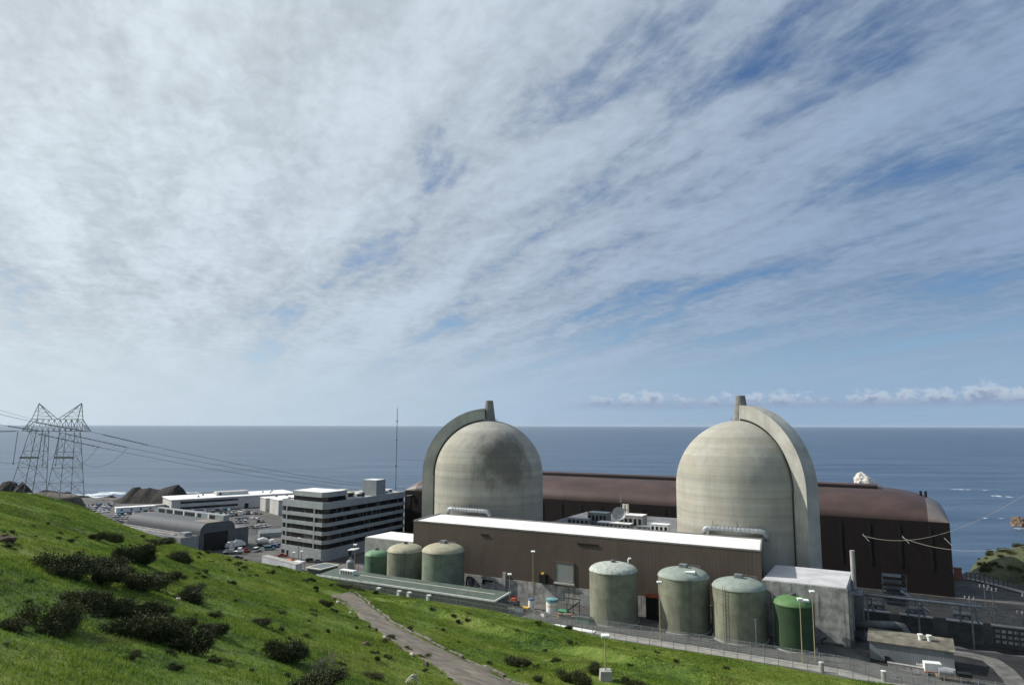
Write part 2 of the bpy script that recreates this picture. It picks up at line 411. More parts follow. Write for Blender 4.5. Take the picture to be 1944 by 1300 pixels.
def on_ground(u, v, fn=ground_z):
    """where the sight line of a photo point first meets the ground"""
    d = ray(u, v); t = np.linspace(15, 700, 6000); X, Y, Z = d[0] * t, d[1] * t, CZ + d[2] * t
    below = np.nonzero(Z < fn(X, Y))[0]
    i = below[0] if len(below) else -1
    return np.array([X[i], Y[i], float(fn(X[i:i + 1] if i != -1 else X[-1:], Y[i:i + 1] if i != -1 else Y[-1:])[0])])
def gz(x, y): return float(ground_z(np.array([x]), np.array([y]))[0])
def grid(name, xs, ys, fn, mat, smooth=True):
    X, Y = np.meshgrid(xs, ys); Z = fn(X, Y); ny, nx = X.shape
    co = np.stack([X, Y, Z], -1).reshape(-1, 3)
    idx = np.arange(nx * ny).reshape(ny, nx)
    fs = np.stack([idx[:-1, :-1], idx[:-1, 1:], idx[1:, 1:], idx[1:, :-1]], -1).reshape(-1, 4)
    me = bpy.data.meshes.new(name); me.vertices.add(len(co)); me.vertices.foreach_set('co', co.ravel())
    me.loops.add(fs.size); me.loops.foreach_set('vertex_index', fs.ravel().astype(np.int32))
    me.polygons.add(len(fs)); me.polygons.foreach_set('loop_start', np.arange(0, fs.size, 4, dtype=np.int32)); me.polygons.foreach_set('loop_total', np.full(len(fs), 4, np.int32))
    me.update(calc_edges=True); me.validate()
    if smooth: me.polygons.foreach_set('use_smooth', np.ones(len(me.polygons), bool))
    me.materials.append(mat); o = bpy.data.objects.new(name, me); col.objects.link(o); return o
def grassmat(name, dirt_amt=.12):
    m, gg, b = newmat(name); tc = gg.n('ShaderNodeTexCoord').outputs['Object']
    n1 = gg.noise(tc, .045, 5, .6); n2 = gg.noise(tc, .33, 6, .65); n3 = gg.noise(tc, 2.6, 6, .7)
    f = gg.m('ADD', gg.m('MULTIPLY', n1, .45), gg.m('ADD', gg.m('MULTIPLY', n2, .35), gg.m('MULTIPLY', n3, .25)))
    cc = gg.ramp(f, [(.39, (0.024, 0.047, 0.011)), (.46, (0.070, 0.124, 0.020)), (.54, (0.131, 0.188, 0.029)), (.64, (0.209, 0.242, 0.065))])
    dd = gg.noise(gg.mapping(tc, loc=(40, 9, 3)), .16, 6, .7)
    cc = gg.mix(gg.sstep(dd, .58, .72, 0, dirt_amt * 4), cc, (.12, .115, .05))
    gg.put(b.inputs['Base Color'], cc); b.inputs['Roughness'].default_value = .8; b.inputs['Specular IOR Level'].default_value = .15
    bp = gg.n('ShaderNodeBump'); bp.inputs['Strength'].default_value = .9; bp.inputs['Distance'].default_value = .35
    gg.put(bp.inputs['Height'], gg.noise(tc, 1.7, 8, .75)); gg.put(b.inputs['Normal'], bp.outputs[0])
    return m
M['grass_ground'] = grassmat('grass_ground')
tag(grid('hillside', np.arange(-215, 190, 1.1), np.arange(-8, 300, 1.1), hill, M['grass_ground']), kind='structure')
def dirtmat():
    m, gg, b = newmat('dirt_rock'); tc = gg.n('ShaderNodeTexCoord').outputs['Object']
    f = gg.noise(tc, .12, 8, .7)
    gg.put(b.inputs['Base Color'], gg.ramp(f, [(.3, (.03, .027, .02)), (.5, (.08, .07, .05)), (.62, (.17, .15, .115)), (.75, (.06, .07, .03))])); b.inputs['Roughness'].default_value = .95
    bp = gg.n('ShaderNodeBump'); bp.inputs['Strength'].default_value = .8; bp.inputs['Distance'].default_value = .6
    gg.put(bp.inputs['Height'], gg.noise(tc, .5, 8, .7)); gg.put(b.inputs['Normal'], bp.outputs[0]); return m
M['dirt_rock'] = dirtmat()
tag(grid('tower_knoll', np.arange(-290, -160, 1.6), np.arange(262, 345, 1.6), knoll, M['dirt_rock']), kind='structure')
def groundmat():
    """asphalt lots and concrete aprons, patched and stained"""
    m, gg, b = newmat('plant_ground'); tc = gg.n('ShaderNodeTexCoord').outputs['Object']; x, y, z = gg.sep(tc)
    n1 = gg.noise(tc, .03, 5, .6); n2 = gg.noise(tc, .25, 6, .65)
    f = gg.m('ADD', gg.m('MULTIPLY', n1, .5), gg.m('MULTIPLY', n2, .5))
    cc = gg.ramp(f, [(.38, (.034, .033, .032)), (.47, (.062, .060, .057)), (.53, (.088, .084, .078)), (.64, (.150, .140, .126))])
    gg.put(b.inputs['Base Color'], cc); b.inputs['Roughness'].default_value = .9
    return m
M['plant_ground'] = groundmat()
def land(x, y):
    z = base_z(x, y); s = coast_y(x) + 6 * fbm(x, y, .05, 3, 8) - y
    cliff = np.where(s < 0, np.maximum(-18, 26 + s * 2.2 + 3 * fbm(x, y, .2, 3, 9)), z); return np.where(s < 0, np.minimum(z, cliff), z)
tag(grid('ground', np.arange(-620, 430, 3.5), np.arange(100, 720, 3.5), land, M['plant_ground'], False), kind='structure')

M['service'] = plain('service', (.13, .125, .115), .95, .25, .4)
M['shaded_gravel'] = plain('shaded_gravel', (.022, .022, .022), .95, .3, .3)  # dark gravel, blackened further to carry the yard's deep shade in its colour
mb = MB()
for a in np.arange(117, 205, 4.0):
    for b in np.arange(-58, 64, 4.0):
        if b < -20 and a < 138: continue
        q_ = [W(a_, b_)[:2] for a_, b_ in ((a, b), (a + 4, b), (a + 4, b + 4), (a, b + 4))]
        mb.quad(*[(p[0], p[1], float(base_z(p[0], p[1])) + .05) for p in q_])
tag(mb.build('shaded_gravel_yard', M['shaded_gravel']), kind='structure')
# sea
def seamat():
    m, gg, b = newmat('sea_water'); tc = gg.n('ShaderNodeTexCoord').outputs['Object']
    mp = gg.mapping(tc, scale=(.45, 1.0, 1.0), rot=(0, 0, R(12)))
    cr = gg.noise(gg.mapping(tc, scale=(.22, 1, 1), rot=(0, 0, R(8))), .012, 8, .72)
    n1 = gg.noise(mp, .035, 4, .55); n2 = gg.noise(mp, .16, 5, .6); n3 = gg.noise(mp, .7, 4, .6)
    h = gg.m('ADD', gg.m('MULTIPLY', n1, 1.6), gg.m('ADD', gg.m('MULTIPLY', n2, .8), gg.m('MULTIPLY', n3, .22)))
    bp = gg.n('ShaderNodeBump'); bp.inputs['Strength'].default_value = .75; bp.inputs['Distance'].default_value = 1.5
    gg.put(bp.inputs['Height'], h); gg.put(b.inputs['Normal'], bp.outputs[0])
    gg.put(b.inputs['Base Color'], gg.mix(gg.sstep(cr, .36, .64), (.028, .060, .112), (.066, .108, .168)))
    b.inputs['Roughness'].default_value = .35; b.inputs['IOR'].default_value = 1.33; b.inputs['Specular IOR Level'].default_value = .5
    return m
M['sea'] = seamat()
mb = MB(); mb.lathe([(900, 0), (80000, 0)], 0, 0, 96, cap0=True, cap1=False)
tag(mb.build('sea', M['sea']), kind='structure')
M['foam'] = plain('foam', (.55, .60, .64), .9, .25, .12)
mb = MB()
def foam_patch(cx, cy, L, Wd, n=9, rot=0.):
    for k in range(n):
        ox, oy = random.gauss(0, L * .35), random.gauss(0, Wd * .3); rx, ry = L * random.uniform(.1, .35), Wd * random.uniform(.12, .4)
        pts = []
        for i in range(9):
            t = i / 9 * 6.283; rr = random.uniform(.6, 1.1); px, py = ox + rx * rr * math.cos(t), oy + ry * rr * math.sin(t)
            pts.append((cx + px * math.cos(rot) - py * math.sin(rot), cy + px * math.sin(rot) + py * math.cos(rot), .12 + .004 * k))
        mb.quad(*pts)
for u, v, L, Wd in [(1835, 929, 30, 12), (1862, 930, 18, 8), (1898, 942, 20, 14), (1866, 983, 9, 6), (1900, 984, 7, 4), (1935, 1003, 10, 5), (1790, 905, 8, 4)]:
    p = atz(u, v, 0); foam_patch(p[0], p[1], L * .75, Wd * .9, 6)
for u, v, L, Wd in [(150, 941, 30, 24), (175, 939, 34, 30), (195, 937, 30, 26), (215, 934, 26, 16), (165, 946, 26, 26), (185, 943, 26, 16), (205, 947, 20, 10), (360, 935, 24, 12), (395, 936, 30, 14), (140, 944, 14, 20)]:
    p = atz(u, v, 0); foam_patch(p[0], p[1], L, Wd, 12)
tag(mb.build('sea_foam', M['foam']), 'white surf foam lying on the water around rocks', 'sea foam', kind='stuff')

# ------------------------------------------------------------------ rocks
def rockmat(name, stops, sc_=.15):
    m, gg, b = newmat(name); tc = gg.n('ShaderNodeTexCoord').outputs['Object']
    gg.put(b.inputs['Base Color'], gg.ramp(gg.noise(tc, sc_, 8, .7, .4), stops)); b.inputs['Roughness'].default_value = .95
    bp = gg.n('ShaderNodeBump'); bp.inputs['Strength'].default_value = 1.; bp.inputs['Distance'].default_value = 1.
    gg.put(bp.inputs['Height'], gg.noise(tc, sc_ * 3, 8, .75)); gg.put(b.inputs['Normal'], bp.outputs[0]); return m
M['rock_dark'] = rockmat('rock_dark', [(.3, (.006, .0055, .005)), (.5, (.016, .0135, .0105)), (.62, (.030, .024, .017)), (.75, (.02, .021, .010))])
M['rock_white'] = rockmat('rock_white', [(.3, (.28, .22, .15)), (.46, (.6, .56, .48)), (.7, (.78, .75, .68))], .25)
M['rock_ledge'] = rockmat('rock_ledge', [(.3, (.03, .026, .02)), (.5, (.07, .058, .043)), (.66, (.13, .105, .08))], .2)
M['rock_brown'] = rockmat('rock_brown', [(.3, (.05, .03, .02)), (.5, (.15, .10, .065)), (.7, (.32, .25, .19))], .3)
def ridge_rock(name, prof, depth, mat, label, cat='rock', seed=0, group=None):
    """rock whose skyline is given as (x, height) along its length; x is local, depth tapers front and back"""
    xs = np.unique(np.r_[np.linspace(prof[0][0], prof[-1][0], 110), [p[0] for p in prof]]); hs = np.interp(xs, [p[0] for p in prof], [p[1] for p in prof])
    vs = []; fs = []; nj = 30
    for i, (x, h) in enumerate(zip(xs, hs)):
        end = min(1, (i + .5) / 6, (len(xs) - i - .5) / 6) ** .5
        for j in range(nj):
            t = j / (nj - 1) * 2 - 1
            n_ = mnoise.fractal(Vector((x * .12 + seed, t * 1.8, seed)), 1.0, 2.0, 5)
            n2 = mnoise.fractal(Vector((x * .5 + seed, t * 5, 7.)), 1.0, 2.0, 4)
            zz = h * (1 - abs(t) ** 1.6) * (1 + .25 * n_ * abs(t)) + 1.0 * n2 * (abs(t) > .08) - 3 * abs(t)
            vs.append((x + .8 * n_, t * depth * (.55 + .45 * end) + 1.5 * n2, zz - 1.))
    for i in range(len(xs) - 1):
        for j in range(nj - 1): fs.append((i * nj + j, (i + 1) * nj + j, (i + 1) * nj + j + 1, i * nj + j + 1))
    m_ = MB().add(vs, fs); return m_
def sea_rock(name, u0, u1, pts, Y, zbase, depth, mat, label, cat='rock', seed=0, group=None):
    c = atY((u0 + u1) / 2, 960, Y)
    prof = []
    for u, v in pts:
        p = atY(u, v, Y); prof.append((p[0] - c[0], max(.3, p[2] - zbase)))
    o = ridge_rock(name, prof, depth, mat, label, seed=seed).build(name, mat, loc=(c[0], Y, zbase), smooth=False)
    return tag(o, label, cat, group)
sea_rock('headland_rock', 205, 349, [(196, 956), (215, 949), (232, 941), (247, 932), (254, 922), (261, 922), (266, 926), (283, 923), (295, 926), (305, 926), (316, 922), (330, 918), (339, 917), (345, 926), (348, 940), (352, 962)], 588, 23, 26, M['rock_dark'], 'big dark humped headland rock between the surf and the long white office', 'headland', 3)
sea_rock('sea_rock', 0, 58, [(-20, 935), (0, 925), (8, 912), (18, 910), (25, 912), (33, 921), (38, 917), (44, 912), (50, 920), (58, 935), (66, 945)], 660, 3, 26, M['rock_dark'], 'twin topped dark brown rock behind the left legs of the pylon', 'rock', 8)
sea_rock('sea_rock', 66, 132, [(64, 945), (72, 932), (84, 927), (98, 928), (110, 932), (128, 931), (131, 938), (134, 955)], 640, 4, 24, M['rock_dark'], 'flat topped dark rock seen between the two pylon legs', 'rock', 15)
sea_rock('shore_rock', 150, 176, [(149, 943), (154, 938), (163, 939), (170, 941), (177, 944)], 830, 0, 10, M['rock_dark'], 'low black reef rock in the surf beside the right pylon leg', 'rock', 21)
sea_rock('shore_rock', 176, 215, [(176, 946), (188, 942), (200, 941), (212, 938), (222, 944)], 800, 0, 12, M['rock_dark'], 'long low black reef rock in the surf next to the headland', 'rock', 25)
sea_rock('shore_ledge', 120, 210, [(108, 960), (125, 949), (145, 947), (165, 948), (185, 946), (205, 946), (226, 956)], 594, 23, 14, M['rock_ledge'], 'low brown rock ledge between the car park and the surf', 'rock', 31)
def lump_rock(u, vtop, vbot, wpx, Y, mat, label, seed, lean):
    c = atY(u, vbot, Y); ht = atY(u, vtop, Y)[2] - c[2]; wd = wpx * Y / FPX / 2
    bm = bmesh.new(); bmesh.ops.create_icosphere(bm, subdivisions=5, radius=1.0)
    for vx in bm.verts:
        p = vx.co.copy(); n_ = mnoise.fractal(p * 1.5 + Vector((seed, 0, 0)), 1.0, 2.0, 6); cr = abs(mnoise.noise(p * 2.6 + Vector((0, seed, 0))))
        p *= 1 + .16 * n_ - .16 * cr
        vx.co = Vector(((p.x + lean * p.z) * wd, p.y * wd * .8, p.z * ht * (.92 - .30 * max(0, p.x * -lean * 3))))
    me = bpy.data.meshes.new('sea_stack'); bm.to_mesh(me); bm.free(); me.materials.append(mat); o = bpy.data.objects.new('sea_stack', me); col.objects.link(o); o.location = tuple(c); return tag(o, label, 'rock')
lump_rock(1647, 895, 926, 46, 1060, M['rock_white'], 'pale guano white sea stack rising behind the brown roof', 4.3, -.35)
lump_rock(1940, 977, 1000, 38, 640, M['rock_brown'], 'small reddish sea rock at the right edge of the water', 9.1, -.2)
sea_rock('shore_rock', 386, 420, [(384, 938), (392, 934), (405, 934), (415, 936), (424, 939)], 930, 0, 8, M['rock_dark'], 'small black rock in the surf beyond the white office roof', 'rock', 51)

def dirtmat2():
    m, gg, b = newmat('coast_scrub'); tc = gg.n('ShaderNodeTexCoord').outputs['Object']
    f = gg.m('ADD', gg.m('MULTIPLY', gg.noise(tc, .09, 6, .65), .6), gg.m('MULTIPLY', gg.noise(tc, .6, 6, .7), .4))
    gg.put(b.inputs['Base Color'], gg.ramp(f, [(.36, (.016, .02, .009)), (.46, (.05, .06, .022)), (.55, (.085, .095, .036)), (.66, (.16, .14, .085))])); b.inputs['Roughness'].default_value = .9
    bp = gg.n('ShaderNodeBump'); bp.inputs['Strength'].default_value = 1.; bp.inputs['Distance'].default_value = .8
    gg.put(bp.inputs['Height'], gg.noise(tc, .7, 8, .75)); gg.put(b.inputs['Normal'], bp.outputs[0]); return m
# coastal hill at the right edge
CSIL = np.array([(atY(u, v, 325)[0] / 325, atY(u, v, 325)[2]) for u, v in [(1826, 1112), (1836, 1092), (1846, 1074), (1862, 1060), (1881, 1050), (1924, 1042), (1944, 1038), (1990, 1032), (2100, 1028)]])
def chill(x, y):
    zs = np.interp(x / y, CSIL[:, 0], CSIL[:, 1]) + .5 * fbm(x, y, .25, 3, 12)
    foot = sm01((x - (199 + (308 - y) * .25) + 1.5 * fbm(x, y, .2, 2, 14)) / 20)
    z = 25.6 + (zs - 25.6) * foot
    z = np.where(zs < 25.6, np.minimum(z, zs), z)
    back = np.maximum(0, y - 327 + 2 * fbm(x, y, .1, 2, 15)); return z - .05 * back * back * .3 - back * .25
M['coast_scrub'] = dirtmat2()
tag(grid('coastal_hill', np.arange(196, 330, 1.3), np.arange(240, 364, 1.3), chill, M['coast_scrub']), kind='structure')

# ------------------------------------------------------------------ path on the hillside
PL = [(626, 1131), (640, 1145), (668, 1163), (700, 1187), (745, 1222), (790, 1247), (830, 1271), (870, 1300), (915, 1335)]
PR = [(668, 1122), (682, 1133), (705, 1151), (740, 1181), (790, 1207), (850, 1236), (905, 1264), (975, 1296), (1060, 1335)]
hill_s = lambda x, y: hill(x, y, False)
PLw = [on_ground(u, v, hill_s) for u, v in PL]; PRw = [on_ground(u, v, hill_s) for u, v in PR]
def resample(P, n):
    P = np.array(P); s = np.r_[0, np.cumsum(np.linalg.norm(np.diff(P, axis=0), axis=1))]; t = np.linspace(0, s[-1], n)
    return np.stack([np.interp(t, s, P[:, i]) for i in range(3)], 1)
A_, B_ = resample(PLw, 90), resample(PRw, 90)
PATH_C = (A_ + B_) / 2; PATH_W = np.array([min(np.min(np.hypot(*(B_ - c)[:, :2].T)), np.min(np.hypot(*(A_ - c)[:, :2].T))) for c in PATH_C])
mb = MB(); vs = []; fs = []; nw = 12
for i in range(90):
    for j in range(nw + 1):
        t = j / nw; p = A_[i] * (1 - t) + B_[i] * t
        zc_ = max(float(hill(p[:1], p[1:2])[0]), float(hill_s(p[:1], p[1:2])[0]))
        wob = (.5 if j in (0, nw) else 0) * math.sin(i * 1.3) + (.4 if j in (0, nw) else 0) * random.uniform(-1, 1)
        nrm = (B_[i] - A_[i])[:2]; nrm = nrm / np.linalg.norm(nrm)
        vs.append((p[0] + nrm[0] * wob, p[1] + nrm[1] * wob, zc_ + (.14 if 0 < j < nw else -.15)))
for i in range(89):
    for j in range(nw): fs.append((i * (nw + 1) + j, i * (nw + 1) + j + 1, (i + 1) * (nw + 1) + j + 1, (i + 1) * (nw + 1) + j))
mb.add(vs, fs); tag(mb.build('path', M['path'], smooth=True), kind='structure')
mb = MB(); rk = random.Random(17)
for i in range(3, 88):
    if rk.random() < .22: continue
    p, q_ = B_[i], B_[i + 1]; d = (q_ - p)[:2]; L = np.linalg.norm(d); d = d / L; nn = np.array([d[1], -d[0]]) * (1 if ((np.array([d[1], -d[0]]) @ (B_[i] - A_[i])[:2]) > 0) else -1)
    o = nn * (.1 + rk.uniform(-.1, .1)); z_ = float(hill(p[:1], p[1:2])[0])
    c = [p[:2] + o, p[:2] + d * L * .9 + o, p[:2] + d * L * .9 + o + nn * .42, p[:2] + o + nn * .42]; mb.prism([tuple(x) for x in c][::-1], z_ - .4, z_ + rk.uniform(.12, .3))
tag(mb.build('kerb', plain('kerb_stone', (.17, .155, .13), .95, .25, .8)), kind='structure')
def path_dist(x, y):
    d = np.full(np.shape(x), 1e9)
    for c, w_ in zip(PATH_C[::2], PATH_W[::2]): d = np.minimum(d, np.hypot(x - c[0], y - c[1]) - w_)
    return d
#%%PART2
# ================================================================== the plant
def atb(u, v, b):
    d = ray(u, v); o = np.array([0, 0, CZ]); t = (b - (o - D1) @ E2) / (d @ E2); p = o + d * t
    a, b2 = toab(p[0], p[1]); return a, b2, p[2]
def loc_dir(azdeg):
    v = np.array([math.sin(R(azdeg)), math.cos(R(azdeg)), 0]); return float(v @ E1), float(v @ E2)

# ---- containment domes
RC, ZS = 22.4, 34.6
def containment(a, b, ribaz, mat, label, seed):
    t = thing('containment_dome', label, 'reactor dome', W(a, b, 35), group='reactor containment domes')
    prof = [(RC, -1)] + [(RC, z) for z in np.linspace(2, ZS, 12)] + [(RC * math.cos(x), ZS + RC * math.sin(x)) for x in np.linspace(0, math.pi / 2, 34)[1:-1]] + [(.5, ZS + RC)]
    MB().lathe(prof, seg=128).build('shell', mat, t, smooth=True)
    dx_, dy_ = loc_dir(ribaz); tx, ty = -dy_, dx_
    st = [(RC - .4, 5.2, th) for th in np.linspace(R(3), R(90), 40)]
    ro = RC + 5.0; ri = RC - .3; hw = 2.7
    mb = MB(); vs = []
    ths = np.linspace(R(4), R(90), 46)
    for th in ths:
        for r_, s_ in ((ri, -hw), (ro, -hw), (ro, hw), (ri, hw)):
            h_ = r_ * math.sin(th); z_ = ZS + r_ * math.cos(th)
            vs.append((dx_ * h_ + tx * s_, dy_ * h_ + ty * s_, z_))
    for z_ in (ZS - 10, ZS - 20, 2.0):
        for r_, s_ in ((ri, -hw), (ro, -hw), (ro, hw), (ri, hw)): vs.append((dx_ * r_ + tx * s_, dy_ * r_ + ty * s_, z_))
    n = len(vs) // 4; fs = [(3, 2, 1, 0), tuple((n - 1) * 4 + k for k in range(4))]
    for i in range(n - 1):
        for k in range(4): fs.append((i * 4 + k, i * 4 + (k + 1) % 4, (i + 1) * 4 + (k + 1) % 4, (i + 1) * 4 + k))
    mb.add(vs, fs); mb.build('vent_rib', M['rib_concrete'], t, smooth=True, auto=35)
    mb = MB(); mb.lathe([(2.75, ZS + RC - .35), (2.55, ZS + RC + .6), (1.55, ZS + RC + 8.3), (1.35, ZS + RC + 8.3), (1.3, ZS + RC + 7.4)], seg=28); mb.build('vent_stack', M['stack'], t, smooth=True, auto=40)
    mb = MB(); mb.lathe([(3.6, ZS + RC - .55), (3.6, ZS + RC - .2)], seg=24)
    for k in range(10):
        an = k * .63; p = (3.5 * math.cos(an), 3.5 * math.sin(an)); mb.bar((*p, ZS + RC - .3), (*p, ZS + RC + .9), .08)
    mb.build('platform', M['steel_dark'], t)
    # dark notched shake-space joint where the rib meets the shell
    for s_ in (-hw - .12, hw + .12):
        mb = MB()
        for th in np.linspace(R(6), R(90), 62):
            h_ = (RC + .25) * math.sin(th); z_ = ZS + (RC + .25) * math.cos(th); c = (dx_ * h_ + tx * s_, dy_ * h_ + ty * s_)
            mb.box(c[0] - .17, c[0] + .17, c[1] - .17, c[1] + .17, z_ - .22, z_ + .22)
        for z_ in np.arange(ZS - .6, 6, -.62):
            c = (dx_ * (RC + .05) + tx * s_, dy_ * (RC + .05) + ty * s_); mb.box(c[0] - .2, c[0] + .2, c[1] - .2, c[1] + .2, z_ - .2, z_ + .2)
        mb.build('joint_strip', M['dark'], t)
    return t
M['stack'] = plain('stack', (.20, .195, .18), .8, .15, .4, streak=.4)
M['dome_a'] = dome_concrete('dome_a', (.362, .350, .305), (15.0, -13.5, 41.0, 14.0, .78), 2.0)
M['dome_b'] = dome_concrete('dome_b', (.372, .360, .308), None, 17.0)
containment(0, 0, 271, M['dome_a'], 'concrete reactor dome with dark algae stains, its vent rib on the left edge', 1)
containment(103.0, -2.7, 152, M['dome_b'], 'cleaner concrete reactor dome, nearer, with its pale vent rib down the right side', 2)

# ---- turbine hall
t = thing('turbine_hall', 'very long dark brown metal hall with rounded roof edges behind the two domes', 'turbine hall', W(34.5, 67, 26))
LX, DY, EZ, RZ = 130.5, 56.0, 27.4, 9.8
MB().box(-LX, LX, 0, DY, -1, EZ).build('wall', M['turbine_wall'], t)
def q4(t_): t_ = np.clip(t_, 0, 1); return np.sqrt(1 - (1 - t_) ** 2)
def roofz(x, y): return EZ + RZ * q4((LX - abs(x)) / 27) ** .9 * q4(np.minimum(y, DY - y) / 21)
def roof_patch(x0, x1, n, name, mat):
    k = np.linspace(0, 1, n); xs = x0 + (x1 - x0) * k
    if name == 'lit_roof_end':
        s_ = 1 if x0 > 0 else -1; xs = s_ * (LX - (LX - min(abs(x0), abs(x1))) * np.linspace(0, 1, n) ** 2); xs.sort()
    tt = np.linspace(0, 1, 22) ** 2 * .5; ys = np.r_[tt, 1 - tt[::-1][1:]] * DY
    mb = MB(); vs = [(x, y, float(roofz(x, y)) + .0) for x in xs for y in ys]; m_ = len(ys)
    fs = [(i * m_ + j, (i + 1) * m_ + j, (i + 1) * m_ + j + 1, i * m_ + j + 1) for i in range(n - 1) for j in range(m_ - 1)]
    return mb.add(vs, fs).build(name, mat, t, smooth=True)
roof_patch(-LX + 7, LX - 7, 90, 'roof', M['turbine_roof']); roof_patch(LX - 7, LX, 16, 'lit_roof_end', M['turbine_roof_lit']); roof_patch(-LX, -LX + 7, 16, 'lit_roof_end', M['turbine_roof_lit'])  # paler strips at both ends stand in for light on the curve
mb = MB(); mb.box(-98, 106, 23.4, 33, EZ + RZ - .4, EZ + RZ + 1.5); rv = mb.build('ridge_vent', M['turbine_roof'], t)
MB().box(-97.9, 105.9, 23.1, 23.38, EZ + RZ - .35, EZ + RZ + .95).build('vent_slot', M['dark'], rv)
for k, a in enumerate(np.arange(-92.5, 165, 10.45)):
    MB().box(a - 34.5 - .55, a - 34.5 + .55, -.22, .05, 9.5, 25.5).build('wall_louver', M['dark'], t)
for x in (122.2, 124.0): MB().tube([(x, 30, EZ + 5.5), (x, 30, EZ + 9.2)], .55, 8).build('roof_pipe', M['dark'], t)
mb = MB(); mb.bar((38, 5, EZ + 4.2), (39, 9, EZ + 9.5), .3); mb.bar((36.5, 5, EZ + 4), (38.6, 8, EZ + 9), .3); mb.box(38, 39.6, 4, 6, EZ + 3.6, EZ + 5.4); mb.build('roof_hoist', M['dark'], t)

# ---- fuel handling building
M['brown_xy'] = siding('brown_xy', (.104, .081, .065), 'xy', 1.1, .08)
t = thing('fuel_building', 'long brown ribbed metal building with flat white roof in front of the domes', 'fuel building', W(55.8, -46, 35))
HX, HD, HZ = 59.4, 20.5, 20.8
MB().box(-HX - .3, HX + .3, -.3, HD, -3, 4.9).build('base_wall', M['concrete'], t)
MB().box(-HX, HX, 0, HD, 4.9, HZ - .1).build('wall', M['brown_xy'], t)
MB().box(-HX + .6, HX - .35, .35, HD - .5, HZ - .1, HZ + .12).build('roof', M['roof_white'], t)
mb = MB(); mb.box(-HX - .1, HX + .1, -.1, .33, HZ - .1, HZ + .3); mb.box(-HX - .1, HX + .1, HD - .45, HD + .1, HZ - .1, HZ + .45); mb.box(-HX - .1, -HX + .55, .33, HD - .45, HZ - .1, HZ + .45); mb.box(HX - .3, HX + .1, .33, HD - .45, HZ - .1, HZ + .35)
mb.build('parapet', plain('parapet', (.20, .19, .18), .7, .1), t)
d0 = MB().box(-3.1, 3.1, -.12, .02, 6.0, 12.0).build('roller_door', plain('roller_door', (.24, .255, .25), .6, .06, .4, streak=.1), t)
mb = MB(); mb.box(-3.5, -3.1, -.3, .0, 5.8, 12.3); mb.box(3.1, 3.5, -.3, 0, 5.8, 12.3); mb.box(-3.1, 3.1, -.3, 0, 12.0, 12.4); mb.build('door_frame', M['brown_siding'], d0)
MB().box(-3.6, 3.6, -1.0, -.3, 5.55, 6.0).build('sill', M['concrete_pale'], d0)
for (x0, x1, z) in ((-31, -28, 18.2), (4.5, 11.5, 18.2)): MB().box(x0, x1, -.35, -.02, z, z + .4).build('wall_vent', M['dark'], t)
MB().box(5.6, 10.8, -.45, -.32, -1, 3.3).build('steel_door', M['grey_panel'], t)
mb = MB(); mb.box(-8.4, -6.0, -1.6, 0, 5.3, 8.0); vh = mb.build('vent_hood', M['dark'], t); MB().box(-7.7, -6.8, -1.5, -.6, 8.0, 8.5).build('hood_lamp', M['yellow'], vh)
mb = MB(); mb.box(-22.0, -20.9, -1.2, -.32, .2, 7.0); mb.build('vent_pipe', M['concrete_pale'], t)
mb = MB(); mb.box(-30, -29, -.6, -.32, 2.6, 3.9); mb.box(-29, -26, -.6, -.32, 3.5, 3.9); mb.build('wall_bracket', M['dark'], t); mb = MB(); mb.tube([(-36.2, -.6, .4), (-36.2, -.6, 3.8), (-35.8, -.6, 4.2), (-34.2, -.7, 4.2), (-33.6, -.6, 3.6), (-33.6, -.6, -.5)], .3, 6); mb.build('wall_pipe', M['dark'], t)

for o in [c for c in t.children] + [g2 for c in t.children for g2 in c.children]:      # its end walls are not square to the front
    for vx in o.data.vertices: vx.co.x -= .15 * vx.co.y
# ---- low concrete buildings at both ends
t = thing('concrete_annex', 'small concrete building with white flat roof left of the brown building', 'annex', W(-15, -46, 35))
MB().box(-11, 11.2, 0, 15, -3, 13.4).build('wall', M['concrete_pale'], t); MB().box(-10.7, 10.9, .3, 14.7, 13.4, 13.6).build('roof', M['roof_white'], t)
MB().box(11.2 - .1, 11.28, -.05, .6, -2, 13.4).build('corner_post', M['concrete'], t)
t = thing('concrete_annex', 'tall stained concrete block building with white roof right of the dark green tank', 'annex', W(126.2, -50, 34))
MB().box(-10.4, 10.3, 0, 23, -3, 15.0).build('wall', M['concrete'], t); MB().box(-10.1, 10.0, .3, 22.6, 15.0, 15.22).build('roof', plain('roof_pale', (.52, .515, .52), .75, .12, .2), t)
MB().tube([(11.0, 14, 12), (11.0, 14, 22.5)], .62, 12).build('vent_pipe', M['concrete_pale'], t)
mb = MB(); mb.box(10.3, 11.2, 0, 3, -2, 14); mb.box(11.2, 13.2, 6, 14, 2, 12.5); mb.build('side_duct', M['steel_dark'], t)
mb = MB()
for x in (-4, -2.2, 1.0, 3.8): MB().tube([(x, -.6, -1), (x, -.6, random.uniform(1, 3)), (x + 1.2, -.6, random.uniform(1, 3))], .28, 6).build('wall_pipe', M['steel_dark'], t)
mb.box(4.5, 8.5, -1.2, -.05, -.5, 1.6); mb.build('wall_cabinet', M['steel_dark'], t)
tag(MB().tube([(0, 0, 0), (9, .6, .7), (10.5, .7, .6), (11.6, .7, -1.2), (11.8, .7, -4.5)], 1.15, 10).build('duct', M['steel_dark'], loc=W(137.5, -44, 39.2), rot=(0, 0, AX), smooth=True), 'thick grey pipe running from the stained concrete block above the corrugated shed', 'duct')

